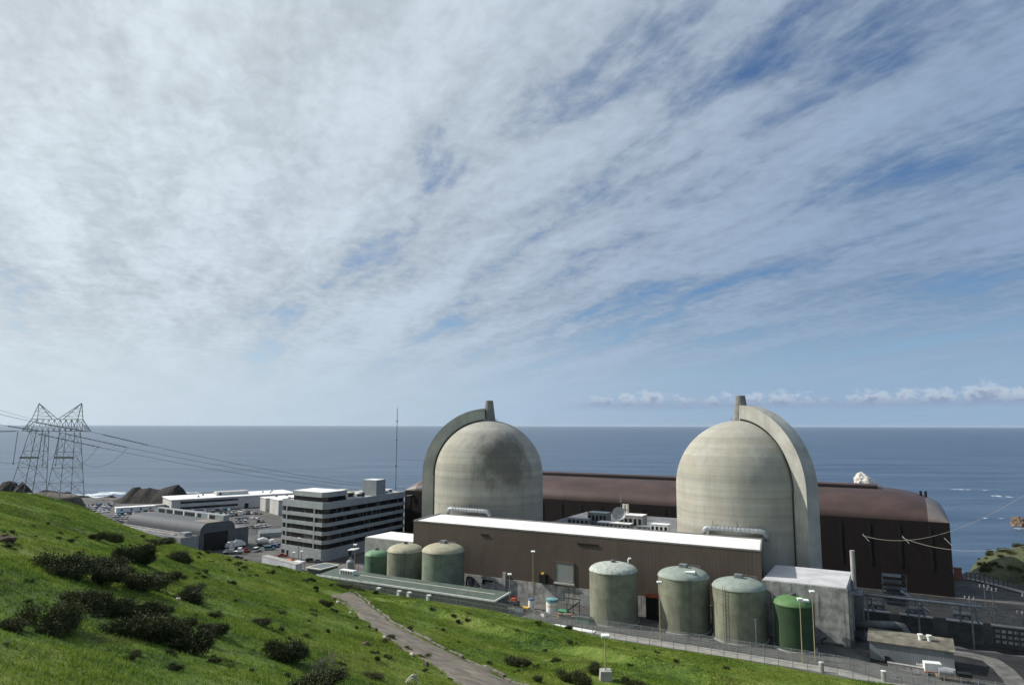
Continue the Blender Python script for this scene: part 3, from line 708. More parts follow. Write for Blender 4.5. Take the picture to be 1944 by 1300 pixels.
# ---- roof ducts beside the domes
def roof_duct(a0, a1, b, label):
    t = thing('roof_duct', label, 'duct', W(a0, b, 55.9), group='grey ducts at the foot of the domes'); L = a1 - a0
    path = [(0, 0, -.4), (0.05, 0, 1.2), (.5, 0, 1.9), (1.3, 0, 2.2)] + [(x, 0, 2.2) for x in np.linspace(2.5, L - 2, 6)] + [(L - 1, .1, 2.0), (L - .3, .2, 1.2), (L, .3, -.4)]
    MB().tube(path, .8, 12).build('pipe', M['galv'], t, smooth=True)
    for x in np.arange(2.5, L - 1.5, 1.25):
        MB().tube([(x - .1, 0, 2.2), (x + .1, 0, 2.2)], .93, 12).build('flange', M['galv'], t)
    for x in (3.0, L * .55): MB().bar((x, 0, 3.0), (x - .3, 0, 4.6), .12).build('valve_rod', M['dark'], t)
roof_duct(-3.2, 15.6, -25.0, 'grey flanged duct on the roof edge at the foot of the stained dome')
roof_duct(94.6, 113.6, -25.0, 'grey flanged duct on the roof edge at the foot of the cleaner dome')

# ---- auxiliary building and its rooftop plant between the domes
t = thing('auxiliary_building', 'low grey roofed building between the domes behind the white roof', 'building', W(52, 0, 35))
MB().box(-29, 28, -25.4, 48, -2, 15.6).build('wall', M['concrete'], t); MB().box(-28.7, 27.7, -25.2, 47.7, 15.6, 15.8).build('roof', M['roof_tar'], t)
def aux(u, v, b): a, b2, z = atb(u, v, b); return W(a, b2, 50.8)
def unit(name, label, cat, u, b, size, mats, feet=True, extra=None):
    a, b2, z = atb(u, 990, b); t_ = thing(name, label, cat, W(a, b2, 50.8)); sx, sy, sz = size
    MB().box(-sx / 2, sx / 2, -sy / 2, sy / 2, .25 if feet else 0, sz).build('housing', mats[0], t_)
    MB().box(-sx / 2 - .1, sx / 2 + .1, -sy / 2 - .1, sy / 2 + .1, sz, sz + .18).build('lid', mats[1], t_)
    n = max(2, int(sx / 1.6))
    mb = MB()
    for i in range(n):
        x = -sx / 2 + (i + .5) * sx / n; mb.box(x - sx / n * .3, x + sx / n * .3, -sy / 2 - .05, -sy / 2, sz * .35, sz * .8)
    mb.build('grille', M['dark'], t_)
    mb = MB(); [mb.box(x - .1, x + .1, y - .1, y + .1, -.3, .3) for x in (-sx / 2 + .2, sx / 2 - .2) for y in (-sy / 2 + .2, sy / 2 - .2)]; mb.build('feet', M['steel_dark'], t_)
    return t_
unit('roof_plant', 'long flat grey duct box on the low roof, nearest the stained dome', 'roof unit', 1100, 8, (9, 3, 2.6), (M['galv'], M['galv']))
unit('roof_plant', 'dark trimmed cooling box in front of the black wall slot, left of the dish', 'roof unit', 1138, 14, (8, 5, 4.6), (M['steel'], M['galv']))
unit('roof_plant', 'wide low white topped air handler below the satellite dish', 'roof unit', 1168, 2, (13, 4, 2.8), (M['steel'], M['roof_white']))
unit('roof_plant', 'tall white topped plant room right of the satellite dish', 'roof unit', 1202, 8, (9, 6, 5.4), (M['concrete_pale'], M['roof_white']))
unit('roof_plant', 'small pale cooling unit on the low roof right of the plant room', 'roof unit', 1226, 4, (6, 3, 2.0), (M['galv'], M['galv']))
unit('roof_plant', 'white box unit with dark grilles nearest the cleaner dome', 'roof unit', 1254, 4, (6.5, 4, 3.2), (M['white_paint'], M['white_paint']))
a, b2, z = atb(1175, 975, 3); t = thing('satellite_dish', 'round grey satellite dish on the low roof between the domes', 'satellite dish', W(a, b2, 53.6))
mb = MB(); mb.lathe([(2.5, .75), (1.9, .42), (1.2, .17), (.5, .03), (.02, 0), (.02, -.1), (1.2, .06), (1.9, .3), (2.55, .68)], seg=28, cap0=False, cap1=False)
dsh = mb.build('dish', M['galv'], t, smooth=True, loc=(0, 0, 3.2), rot=(R(72), 0, R(20)))
mb = MB(); mb.bar((0, 0.3, -2.5), (0, .3, 3), .3); mb.bar((-1, 1.4, -2.5), (0, .4, 2.5), .15); mb.bar((1, 1.4, -2.5), (0, .4, 2.5), .15); mb.build('mount', M['steel'], t)
a, b2, z = atb(1188, 975, 9); t = thing('twin_stack', 'pair of pale upright exhaust stacks beside the dish', 'exhaust', W(a, b2, 55.5))
for x in (-.65, .65): MB().tube([(x, 0, -.5), (x, 0, 4.4)], .55, 10).build('stack_pipe', M['cream_paint'], t)
MB().box(-1.3, 1.3, -.6, .6, 2.2, 2.45).build('brace', M['steel'], t)
a, b2, z = atb(1179, 960, 12); t = thing('whip_antenna', 'thin whip antenna against the dark hall wall above the dish', 'antenna', W(a, b2, 50.8))
MB().tube([(0, 0, 0), (0, 0, 13)], .09, 5).build('mast', M['steel'], t); MB().box(-.3, .3, -.3, .3, 9.5, 10.8).build('radome', M['steel'], t)

# ---- storage tanks
def tank(name, label, ut, vt, b, ztop, r, rise, mats, extra=(), ladder=None):
    a, b2, z = atb(ut, vt, b)
    t = thing(name, label, 'tank', W(a, b, 34.8), group='round storage tanks in the yard'); H = ztop - 34.8 - rise
    MB().lathe([(r, -.5), (r, H * .33), (r, H * .66), (r, H)], seg=64).build('shell', M[mats[0]], t, smooth=True, auto=50)
    pr = [(r + .12, H - .12), (r + .12, H + .02)] + [(r * math.cos(x), H + rise * math.sin(x)) for x in np.linspace(.12, math.pi / 2, 10)[:-1]] + [(.05, H + rise)]
    MB().lathe(pr, seg=64).build('roof', M[mats[1]], t, smooth=True, auto=40)
    MB().lathe([(r + .35, -.6), (r + .35, .5)], seg=48).build('footing', M['concrete_pale'], t)
    if 'hatch' in extra:
        MB().box(-1.0, 1.0, -.9, .9, H + rise - .25, H + rise + .85).build('hatch', M['steel'], t)
        mb = MB()
        for k in range(7): x = 1.2 + k * .55; mb.bar((x, .3, H + rise - .3), (x, .3, H + rise + .75), .06)
        mb.bar((1.0, .3, H + rise + .75), (4.7, .3, H + rise + .65), .07); mb.bar((1.0, .3, H + rise + .3), (4.7, .3, H + rise + .25), .06); mb.build('roof_rail', M['galv'], t)
    if 'cap' in extra: MB().lathe([(.7, H + rise - .2), (.7, H + rise + .5), (.3, H + rise + .7)], seg=14).build('vent_cap', M['steel_dark'], t)
    if 'goose' in extra: MB().tube([(r * .68, -.2, H + rise * .55), (r * .68, -.2, H + rise + 1.1), (r * .72, -.2, H + rise + 1.5), (r * .8, -.2, H + rise + 1.5)], .24, 8).build('gooseneck_vent', M['white_paint'], t)
    if 'pad' in extra:
        mb = MB(); mb.box(.6, 3.2, -r * .72, -r * .35, H + rise * .62, H + rise * .86); mb.build('roof_hatch', M['white_paint'], t, rot=(0, 0, R(14)))
    if ladder is not None:
        an = R(ladder); c, s_ = math.cos(an), math.sin(an); mb = MB(); rr = r + .35
        for o in (-.3, .3): mb.bar((rr * c - o * s_, rr * s_ + o * c, .3), (rr * c - o * s_, rr * s_ + o * c, H + 1.0), .09)
        for z_ in np.arange(.8, H + .8, .9): mb.bar((rr * c + .3 * s_, rr * s_ - .3 * c, z_), (rr * c - .3 * s_, rr * s_ + .3 * c, z_), .07)
        mb.build('ladder', M['steel_dark'], t)
    return t
tank('storage_tank', 'small light green tank, leftmost of the three in front of the left annex', 715, 1042, -53, 46.0, 4.0, 1.7, ('tank_green', 'roof_green'), ('cap',), -70)
tank('storage_tank', 'olive tank with tan domed roof, middle of the left three', 770, 1034, -55, 49.6, 6.15, 2.2, ('tank_pale', 'roof_tan'), ('cap', ), -55)
tank('storage_tank', 'biggest olive tank with tan roof and square hatch, rightmost of the left three', 842, 1031, -55.5, 51.2, 7.0, 2.4, ('tank_blue', 'roof_tan'), ('hatch',), None)
tank('storage_tank', 'olive tank with patchy whitish roof and white gooseneck vent', 1164, 1068, -57.4, 51.2, 6.8, 2.1, ('tank_pale', 'roof_mottled'), ('goose', 'cap'), None)
tank('storage_tank', 'olive tank with sage roof, grey hatch and railing behind a lamp post', 1297, 1078, -54.5, 51.2, 6.9, 2.2, ('tank_pale', 'roof_sage'), ('hatch', 'pad'), -62)
tank('storage_tank', 'olive tank with sage roof standing left of the dark green tank', 1402, 1099, -56, 50.3, 6.75, 2.2, ('tank_pale', 'roof_sage'), ('hatch',), -110)
tank('storage_tank', 'small dark green tank in front of the stained concrete block', 1506, 1130, -57.2, 47.6, 4.75, 1.8, ('tank_deep', 'roof_deep'), ('cap', 'pad'), None)
t = thing('tarp', 'orange red tarpaulin between two tanks in deep shade', 'tarp', W(85.5, -50, 41)); MB().add([(-2.0, -1.2, 0), (2.0, -1.2, .1), (2.0, 1.2, .6), (-2.0, 1.2, .4), (-2.0, -1.2, .15), (2.0, -1.2, .3), (2.0, 1.2, .8), (-2.0, 1.2, .6)], [(3, 2, 1, 0), (4, 5, 6, 7), (0, 1, 5, 4), (1, 2, 6, 5), (2, 3, 7, 6), (3, 0, 4, 7)]).build('sheet', M['red'], t); MB().box(-1.7, 1.7, -.9, .9, -6.5, -.02).build('stack', M['dark'], t)

# ---- green roofed shed along the yard edge
t = thing('long_shed', 'long low shed with dull green roof and white eaves in front of the left tanks', 'shed', W(10.2, -71, 35))
MB().box(-34.6, 34.6, .5, 8.3, -1, 4.35).build('wall', M['steel_dark'], t)
mb = MB(); mb.add([(-35, 0, 4.35), (35, 0, 4.35), (35, 8.8, 5.0), (-35, 8.8, 5.0), (-35, 0, 4.55), (35, 0, 4.55), (35, 8.8, 5.2), (-35, 8.8, 5.2)], [(3, 2, 1, 0), (4, 5, 6, 7), (0, 1, 5, 4), (1, 2, 6, 5), (2, 3, 7, 6), (3, 0, 4, 7)])
mb.build('roof', M['shed_roof'], t)
mb = MB(); mb.box(-35.2, 35.2, -.25, -.01, 4.2, 4.72); mb.build('fascia', M['white_paint'], t)
mb = MB(); mb.add([(35.01, -.2, 4.2), (35.3, -.2, 4.2), (35.3, 8.9, 4.85), (35.01, 8.9, 4.85), (35.01, -.2, 4.72), (35.3, -.2, 4.72), (35.3, 8.9, 5.37), (35.01, 8.9, 5.37)], [(3, 2, 1, 0), (4, 5, 6, 7), (0, 1, 5, 4), (1, 2, 6, 5), (2, 3, 7, 6), (3, 0, 4, 7)]); mb.build('fascia', M['white_paint'], t)
mb = MB(); mb.add([(-28, 5.2, 4.93), (32, 5.2, 4.93), (32, 5.42, 4.95), (-28, 5.42, 4.95), (-28, 5.2, 5.03), (32, 5.2, 5.03), (32, 5.42, 5.05), (-28, 5.42, 5.05)], [(3, 2, 1, 0), (4, 5, 6, 7), (0, 1, 5, 4), (1, 2, 6, 5), (2, 3, 7, 6), (3, 0, 4, 7)]); mb.build('roof_seam', M['cream_paint'], t)
ru = MB().box(-28.5, -22.5, 3.6, 5.6, 4.9, 6.3).build('roof_unit', M['white_paint'], t)
mb = MB(); [mb.box(-27.9 + 1.1 * k, -27.3 + 1.1 * k, 3.5, 3.59, 5.15, 6.1) for k in range(5)]; mb.build('grille', M['steel_dark'], ru)
t = thing('gatehouse', 'little flat roofed hut with pale rimmed roof at the left end of the green shed', 'hut', W(-33.2, -60, 36.4))
MB().box(-3.2, 3.2, -4.2, 4.2, -1, 3.0).build('wall', M['steel_dark'], t); MB().box(-3.7, 3.7, -4.7, 4.7, 3.0, 3.35).build('roof', M['cream_paint'], t); MB().box(-2.9, 2.9, -3.9, 3.9, 3.35, 3.42).build('roof_panel', plain('roof_panel', (.12, .15, .16), .5, .1), t)
MB().box(-3.24, -3.2, -2, 2, 1.0, 2.3).build('window', M['glass'], t)
t = thing('brown_hut', 'tiny brown hut with pale roof left of the gatehouse', 'hut', W(-37.5, -62.5, 35)); MB().box(-1.8, 1.8, -1.5, 1.5, -1, 1.9).build('wall', M['wood'], t); MB().box(-2, 2, -1.7, 1.7, 1.9, 2.15).build('roof', M['cream_paint'], t)

# ---- corrugated shed
t = thing('corrugated_shed', 'grey corrugated metal shed with patchy tan roof at the lower right', 'shed', W(149.6, -55.0, 34))
MB().box(-8.6, 8.6, 0, 7, -1.5, 4.5).build('wall', siding('corrugated', (.22, .235, .25), 'x', .42, .30, .5, .15), t)
mb = MB(); mb.add([(-9, -.4, 4.5), (9, -.4, 4.5), (9, 7.4, 5.5), (-9, 7.4, 5.5), (-9, -.4, 4.7), (9, -.4, 4.7), (9, 7.4, 5.7), (-9, 7.4, 5.7)], [(3, 2, 1, 0), (4, 5, 6, 7), (0, 1, 5, 4), (1, 2, 6, 5), (2, 3, 7, 6), (3, 0, 4, 7)])
mb.build('roof', plain('shed_tan', (.17, .155, .12), .8, .3, .35, streak=.3), t)
MB().box(1.0, 8.7, -1.4, -.02, -1.5, 1.0).build('plinth', M['concrete'], t)
MB().box(8.6, 8.7, .8, 2.0, -.5, 3).build('door', M['cream_paint'], t)
for x in (2.2, 4.0): MB().lathe([(.45, 5.0), (.45, 6.3), (.6, 6.3), (.6, 6.6)], x, 4.2, 12).build('roof_vent', M['white_paint'], t)
MB().box(-5.5, -4.6, -.5, -.02, -1, 1.6).build('meter_box', M['dark'], t)

# ---- transformer yard in the shade of the nearer dome
for k, (a0, a1) in enumerate([(136, 144.2), (147.2, 155.8), (159.6, 168.4), (170.8, 179.0), (181.5, 190.0)]):
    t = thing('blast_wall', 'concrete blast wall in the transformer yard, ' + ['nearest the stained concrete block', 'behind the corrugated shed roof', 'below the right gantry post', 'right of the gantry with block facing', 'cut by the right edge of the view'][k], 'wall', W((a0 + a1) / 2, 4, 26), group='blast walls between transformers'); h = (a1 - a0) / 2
    MB().box(-h, h, 0, 1.3, -1, 5.8).build('panel', M['shaded_concrete'], t); MB().box(-h - .2, h + .2, -.25, 1.6, 5.8, 6.15).build('coping', M['concrete_pale'], t)
    if k >= 3:
        for zz in (1.2, 2.7, 4.2):
            for x in np.arange(-h + .7, h - .6, 1.5): MB().box(x, x + 1.0, -.12, -.01, zz, zz + .8).build('block', M['concrete'], t)
for k, a in enumerate((140.2, 151.6, 164.0)):
    t = thing('transformer', 'big grey transformer with fins and bushings behind the ' + ('first', 'second', 'third')[k] + ' blast wall from the concrete block', 'transformer', W(a, 12, 26), group='transformers in the yard')
    MB().box(-3, 3, -2, 2, 0, 5).build('tank', M['steel_dark'], t)
    mb = MB(); [mb.box(-3 + .5 * i, -2.8 + .5 * i, -2.9, -2.02, .8, 4.4) for i in range(13)]; mb.build('radiator', M['steel'], t)
    MB().tube([(-2.4, 0, 6.4), (2.4, 0, 6.4)], .7, 12).build('conservator', M['steel'], t)
    for x in (-2, 0, 2): MB().lathe([(.3, 5)] + [(.3 + .18 * (i % 2), 5.2 + .22 * i) for i in range(14)], x, 1.0, 10).build('bushing', M['insulator'], t)
t = thing('bus_gantry', 'grey steel gantry carrying a long pipe bus in the shaded transformer yard', 'gantry', W(138, -2, 26))
for x in (0.6, 14.2, 27.6):
    MB().bar((x, 0, -1), (x, 0, 12.6), .55).build('post', M['steel'], t)
    mb = MB(); mb.tube([(x - 2.6, .4, 11.6), (x - 2.9, .4, 7.8), (x - 2.5, .4, 7.3), (x - .7, .4, 7.2)], .33, 6); mb.tube([(x + .9, .4, 11.4), (x + 1.5, .4, 7.5), (x + 2.4, .4, 7.1)], .3, 6); mb.build('hanger_frame', M['steel'], t)
    mb = MB(); mb.bar((x - 1.0, 0, 13.2), (x + .4, 0, 12.0), .3); mb.bar((x + .6, 0, 13.2), (x - .2, 0, 12), .2); mb.build('fitting', M['galv'], t)
mb = MB(); mb.tube([(-2, 0, 12.1), (30, 0, 12.1)], .42, 8)
mb.build('pipe_bus', M['galv'], t, smooth=True)
mb = MB()
for z_ in (10.6, 12.7): mb.bar((-2, .7, z_), (30, .7, z_), .2)
for x in np.arange(-2, 29, 1.6): mb.bar((x, .7, 10.6), (x + .8, .7, 12.7), .12); mb.bar((x + .8, .7, 12.7), (x + 1.6, .7, 10.6), .12)
mb.build('truss', M['steel'], t)
mb = MB(); mb.bar((8, -.4, 9.2), (26, -.4, 8.2), .14); mb.bar((4, -.4, 10), (13, -.4, 9.5), .14); mb.build('cable', M['steel'], t)
a, b2, z = atb(1697, 1092, 14); t = thing('scaffold_tower', 'open scaffold tower with a sloping grey chute above the transformer yard', 'scaffold', W(a, b2, 26)); ht = z - 26
mb = MB()
for x in (-3.4, 3.4):
    for y in (-2.5, 2.5): mb.bar((x, y, 0), (x, y, ht - (4 if x > 0 and y < 0 else 0)), .26)
mb.build('post', M['steel'], t)
for i, z_ in enumerate(np.arange(ht - 8, ht + .1, 2.0)):
    mb = MB(); mb.box(-3.4, 3.4 if i < 3 else 2, -2.5, 2.5, z_ - .1, z_ + .05); mb.bar((-3.4, -2.5, z_ + 1), (3.4, -2.5, z_ + 1), .12); mb.build('deck', M['steel_dark'], t)
MB().box(-2.4, 2.9, -2.3, 1.5, ht - 9, ht - 4.5).build('cabin', M['steel_dark'], t)
MB().tube([(1.6, -2.8, ht - 4.2), (3, -3, ht - 4.9), (9.4, -3.2, ht - 9.6)], [.5, .42, .36], 8).build('chute', M['galv'], t)
for k, (a, b, h) in enumerate([(173, 6, 12), (181, 10, 11), (187, 4, 10.5)]):
    t = thing('a_frame', 'bluish grey steel switchgear frame right of the gantry, ' + ('nearest the gantry', 'in the middle', 'at the edge of the view')[k], 'steel frame', W(a, b, 26), group='switchgear frames at the right')
    mb = MB(); mb.bar((-2.5, 0, 0), (0, 0, h), .35); mb.bar((2.5, 0, 0), (0, 0, h), .35); mb.build('leg', M['steel'], t)
    mb = MB(); mb.bar((-1.8, 0, h * .35), (1.8, 0, h * .35), .2); mb.bar((-3.5, 0, h * .85), (5, 0, h * .6), .25); mb.bar((0, 0, h), (6, 0, h * .35), .2); mb.build('brace', M['steel'], t)
    for x in (-1, 1, 3): MB().lathe([(.2 + .12 * (i % 2), h * .55 + .2 * i) for i in range(12)], x, .8, 8).build('insulator', M['insulator'], t)
rr_ = random.Random(5)
for k in range(16):
    a, b = rr_.uniform(168, 195), rr_.uniform(14, 58)
    t = thing('switch_post', 'dark steel switch post in the yard under the coastal hill', 'switch post', W(a, b, 26), rotz=AX + rr_.uniform(-.2, .2), group='switch posts in the shaded yard'); h = rr_.uniform(3.5, 7)
    MB().bar((0, 0, 0), (0, 0, h), .3).build('post', M['steel'], t); mb = MB(); mb.bar((-1.6, 0, h), (1.6, 0, h - .2), .22); mb.build('crossarm', M['steel'], t)
    mb = MB(); [mb.lathe([(.16 + .1 * (i % 2), h + .15 * i) for i in range(8)], x, 0, 6) for x in (-1.3, 0, 1.3)]; mb.build('insulator', M['insulator'], t)
# low bank with handrails and the pale service road at the lower right
def ribbon(name, pts, hw, mat, dz=.03, n=40, zf=None, wall=0):
    P = resample(np.array([(*p, 0) for p in pts]), n)[:, :2]; mb = MB(); vs = []; fs = []
    for i in range(n):
        d = P[min(i + 1, n - 1)] - P[max(i - 1, 0)]; d = d / np.linalg.norm(d); nn = np.array([-d[1], d[0]])
        for s_ in (-1, -.33, .33, 1):
            p = P[i] + nn * hw * s_; vs.append((p[0], p[1], (zf or (lambda x, y: float(base_z(np.array(x), np.array(y)))))(p[0], p[1]) + dz))
    for i in range(n - 1):
        for j in range(3): fs.append((i * 4 + j, i * 4 + j + 1, (i + 1) * 4 + j + 1, (i + 1) * 4 + j))
    return mb.add(vs, fs).build(name, mat, smooth=False)
rp = [atz(u, v, 34)[:2] for u, v in [(1795, 1236), (1840, 1243), (1880, 1252), (1905, 1270), (1925, 1292), (1945, 1320)]]
tag(ribbon('service_road', rp, 2.2, M['service'], .08), kind='structure')
fr = [W(a, b)[:2] for a, b in [(60, -70.8), (90, -70.8), (120, -70.6), (150, -71), (175, -72)]]
tag(ribbon('yard_road', fr, 2.2, M['kerb'], .05), kind='structure')
rp = [atz(u, v, 26)[:2] for u, v in [(1832, 1098), (1870, 1106), (1910, 1116), (1960, 1130)]]
tag(ribbon('coast_road', rp, 1.6, M['kerb'], .35), kind='structure')
for k, (b, z_, lab) in enumerate([(-36, 33.0, 'tan pipe along the top of the dark bank behind the corrugated shed'), (-33.5, 31.6, 'tan pipe on the dark bank, middle one'), (-27, 29.4, 'tan pipe at the foot of the dark bank by the blast walls')]):
    t = thing('pipeline', lab, 'pipe', W(160, b, z_), group='pipes along the dark bank')
    MB().tube([(-1, 0, .4), (30, 0, .2), (46, 0, 0)], .32, 8).build('pipe', M['rust_steel'], t)
    for x in np.arange(0, 46, 4): MB().box(x, x + .35, -.3, .3, -2.5, .1).build('support', M['shaded_concrete'], t)
for k, b in enumerate((-34, -30)):
    t = thing('walkway_rail', ('upper', 'lower')[k] + ' long pipe handrail along the dark bank at the lower right', 'handrail', W(160, b, 26 + 8 * .5 if k else 32), group='handrails on the dark bank')
    z0 = (31.2, 29.0)[k] - t.location.z
    mb = MB(); [mb.bar((-4, 0, z0 + q_), (34, 0, z0 + q_), .16) for q_ in (.5, 1.1)]; mb.build('rail', M['rust_steel'], t)
    for x in np.arange(-4, 35, 3.2): MB().bar((x, 0, z0 - 4), (x, 0, z0 + 1.1), .14).build('post', M['rust_steel'], t)
#%%PART3
def panes():
    m, gg, b = newmat('office_glass'); tc = gg.n('ShaderNodeTexCoord').outputs['Object']; x, y, z = gg.sep(tc)
    pu = gg.m('ADD', gg.m('MULTIPLY', x, .82), gg.m('MULTIPLY', y, .9)); wn = gg.n('ShaderNodeTexWhiteNoise', noise_dimensions='2D'); gg.put(wn.inputs['Vector'], gg.comb(gg.m('FLOOR', gg.m('DIVIDE', pu, 1.6)), gg.m('FLOOR', gg.m('DIVIDE', z, 4.06)), 0.))
    fr_ = gg.m('LESS_THAN', gg.m('PINGPONG', pu, .8), .05)
    cc = gg.mix(gg.sstep(wn.outputs['Value'], .72, .95), (.008, .009, .010), (.075, .075, .07)); cc = gg.mix(fr_, cc, (.05, .05, .05))
    gg.put(b.inputs['Base Color'], cc); b.inputs['Roughness'].default_value = .15; b.inputs['Specular IOR Level'].default_value = .4; return m
M['office_glass'] = panes()
# ================================================================== office block on the left
def offs(poly, d):
    """inset a counter-clockwise polygon by d"""
    n = len(poly); out = []
    for i in range(n):
        p0, p1, p2 = [np.array(poly[j % n], float) for j in (i - 1, i, i + 1)]
        a = (p1 - p0) / np.linalg.norm(p1 - p0); b = (p2 - p1) / np.linalg.norm(p2 - p1)
        na, nb = np.array([-a[1], a[0]]), np.array([-b[1], b[0]]); m_ = na + nb; m_ /= (1 + na @ nb); out.append(p1 + m_ * d)
    return [tuple(p) for p in out]
OX, OY = -90.0, 333.0
FP = [(-24.8, 17.2), (0, 0), (3.2, 2.2), (30.2, 57.6), (5.4, 74.8)]
t = thing('office_block', 'six storey grey office block with black window bands left of the domes', 'office block', (OX, OY, 26), 0)
HT = 26.7; rows = [5.4 + 4.06 * k for k in range(5)]; wh = 2.3
mb = MB(); zs = 0
for z_ in rows: mb.prism(FP, zs - (1 if zs == 0 else 0), z_); zs = z_ + wh
mb.prism(FP, zs, HT)
P1, P2, P3, P4 = [np.array(p) for p in FP[:4]]
d12 = (P2 - P1) / np.linalg.norm(P2 - P1)
for s_ in (3.6, 24.3):          # pale pilasters that part the left face
    c = P1 + d12 * s_; nn = np.array([d12[1], -d12[0]])
    pr = [tuple(c + nn * .03 - d12 * .35), tuple(c + nn * .03 + d12 * .35), tuple(c - nn * .8 + d12 * .35), tuple(c - nn * .8 - d12 * .35)]
    mb.prism(pr, 5.0, 24.5)
mb.build('wall', M['admin_panel'], t)
IN = offs(FP, .45); I1, I2, I3, I4, I5 = [np.array(p) for p in IN]
def wseg(p, q_, z_, h=wh):
    d = (q_ - p) / np.linalg.norm(q_ - p); nn = np.array([-d[1], d[0]])
    MB().prism([tuple(p), tuple(q_), tuple(q_ + nn * .3), tuple(p + nn * .3)], z_ - .02, z_ + h + .02).build('window', M['office_glass'], t)
for z_ in rows:
    L12 = np.linalg.norm(I2 - I1)
    wseg(I1, I1 + d12 * 3.0, z_); wseg(I1 + d12 * 3.8, I1 + d12 * 23.5, z_); wseg(I1 + d12 * 24.3, I2, z_); wseg(I2, I3, z_); wseg(I3, I4, z_)
    wseg(I5, I1, z_); wseg(I4, I5, z_)
for s0, s1, z0, h in ((.6, 3.2, 1.2, 1.7), (4.6, 6.2, .2, 2.6)):
    p, q_ = P1 + d12 * s0, P1 + d12 * s1; nn = np.array([d12[1], -d12[0]])
    MB().prism([tuple(p + nn * .04), tuple(q_ + nn * .04), tuple(q_ - nn * .1), tuple(p - nn * .1)], z0, z0 + h).build('window', M['glass'], t)
d34 = (P4 - P3) / np.linalg.norm(P4 - P3); n34 = np.array([d34[1], -d34[0]])
p, q_ = P3 + d34 * 14, P3 + d34 * 17
MB().prism([tuple(p + n34 * .05), tuple(q_ + n34 * .05), tuple(q_ - n34 * .1), tuple(p - n34 * .1)], 0, 3).build('door', M['dark'], t)
MB().prism(offs(FP, .8), HT - .05, HT + .12).build('roof', plain('roof_gravel', (.42, .42, .40), .9, .12, .4), t)
mb = MB()
n = len(FP); O_, N_ = FP, offs(FP, .6)
for i in range(n):
    mb.prism([O_[i], O_[(i + 1) % n], N_[(i + 1) % n], N_[i]], HT, HT + .55)
mb.build('parapet', M['admin_panel'], t)
# stepped back top storey near the corner
PH = [tuple(P1 + d12 * 6.5 + np.array([.4, 1.2])), tuple(P2 + np.array([-1.2, 2.6])), tuple(P3 + np.array([-1.6, 2.4])), tuple(P3 + d34 * 13.5 + np.array([-1.4, 1.6])), tuple(P1 + d12 * 6.5 + d34 * 15 + np.array([.4, 1.2]))]
MB().prism(offs(PH, .5), HT, HT + 2.6).build('penthouse_glass', M['glass'], t); MB().prism(PH, HT + 2.6, HT + 4.9).build('penthouse', M['admin_panel'], t); MB().prism(offs(PH, .4), HT + 4.9, HT + 5.05).build('penthouse_roof', M['roof_white'], t)
def local_o(u, v, z): p = atz(u, v, z + 26); return np.array([p[0] - OX, p[1] - OY])
c = np.array([16.5, 31.5]) + d34 * 4.5; bx = [c, c + d34 * 8, c + d34 * 8 - n34 * 9, c - n34 * 9]
MB().prism([tuple(p) for p in bx], HT, HT + 8.2).build('plant_room', M['grey_panel'], t); MB().prism([tuple(p) for p in offs([tuple(p) for p in bx], .3)], HT + 8.2, HT + 8.35).build('plant_roof', M['roof_white'], t)
ru = random.Random(3)
for k, (s_, o, sx, sy, sz, mm) in enumerate([(15.5, 3.0, 6, 3.4, 3.6, 'cream_paint'), (16.5, 8.5, 7, 3, 4.6, 'cream_paint'), (23.5, 3.4, 4.5, 3, 2.4, 'white_paint'), (27.5, 3.2, 2.6, 2.6, 2.6, 'steel'), (43, 3, 5, 3, 2.2, 'cream_paint'), (48.5, 4, 3.6, 2.6, 1.6, 'white_paint'), (53, 5, 4, 3, 2.0, 'white_paint')]):
    c = P3 + d34 * s_ - n34 * o
    pts = [c, c + d34 * sx, c + d34 * sx - n34 * sy, c - n34 * sy]
    h_ = MB().prism([tuple(p) for p in pts], HT, HT + sz).build('cooling_unit', M[mm], t)
    p, q_ = c + d34 * sx * .15, c + d34 * sx * .85
    MB().prism([tuple(p + n34 * .05), tuple(q_ + n34 * .05), tuple(q_ - n34 * .04), tuple(p - n34 * .04)], HT + sz * .35, HT + sz * .8).build('grille', M['dark'], h_)
p = atz(751, 929, 53.2); t = thing('radio_mast', 'very thin guyed radio mast rising from behind the office block above the horizon', 'radio mast', (p[0], p[1], 26), 0)
Hm = atY(752, 776, p[1])[2] - 26; mb = MB()
for k in range(3): an = k * 2.094; mb.bar((.32 * math.cos(an), .32 * math.sin(an), 0), (.16 * math.cos(an), .16 * math.sin(an), Hm), .1)
for z_ in np.arange(0, Hm, 1.4):
    for k in range(3): a1, a2 = k * 2.094, (k + 1) * 2.094; mb.bar((.28 * math.cos(a1), .28 * math.sin(a1), z_), (.28 * math.cos(a2), .28 * math.sin(a2), z_ + 1.4), .06)
mb.build('lattice', M['steel_dark'], t)
mb = MB(); [mb.box(-.5, .5, -.15, .15, z_, z_ + .5) for z_ in (Hm * .55, Hm * .75, Hm * .9)]; mb.build('antenna', M['steel_dark'], t)

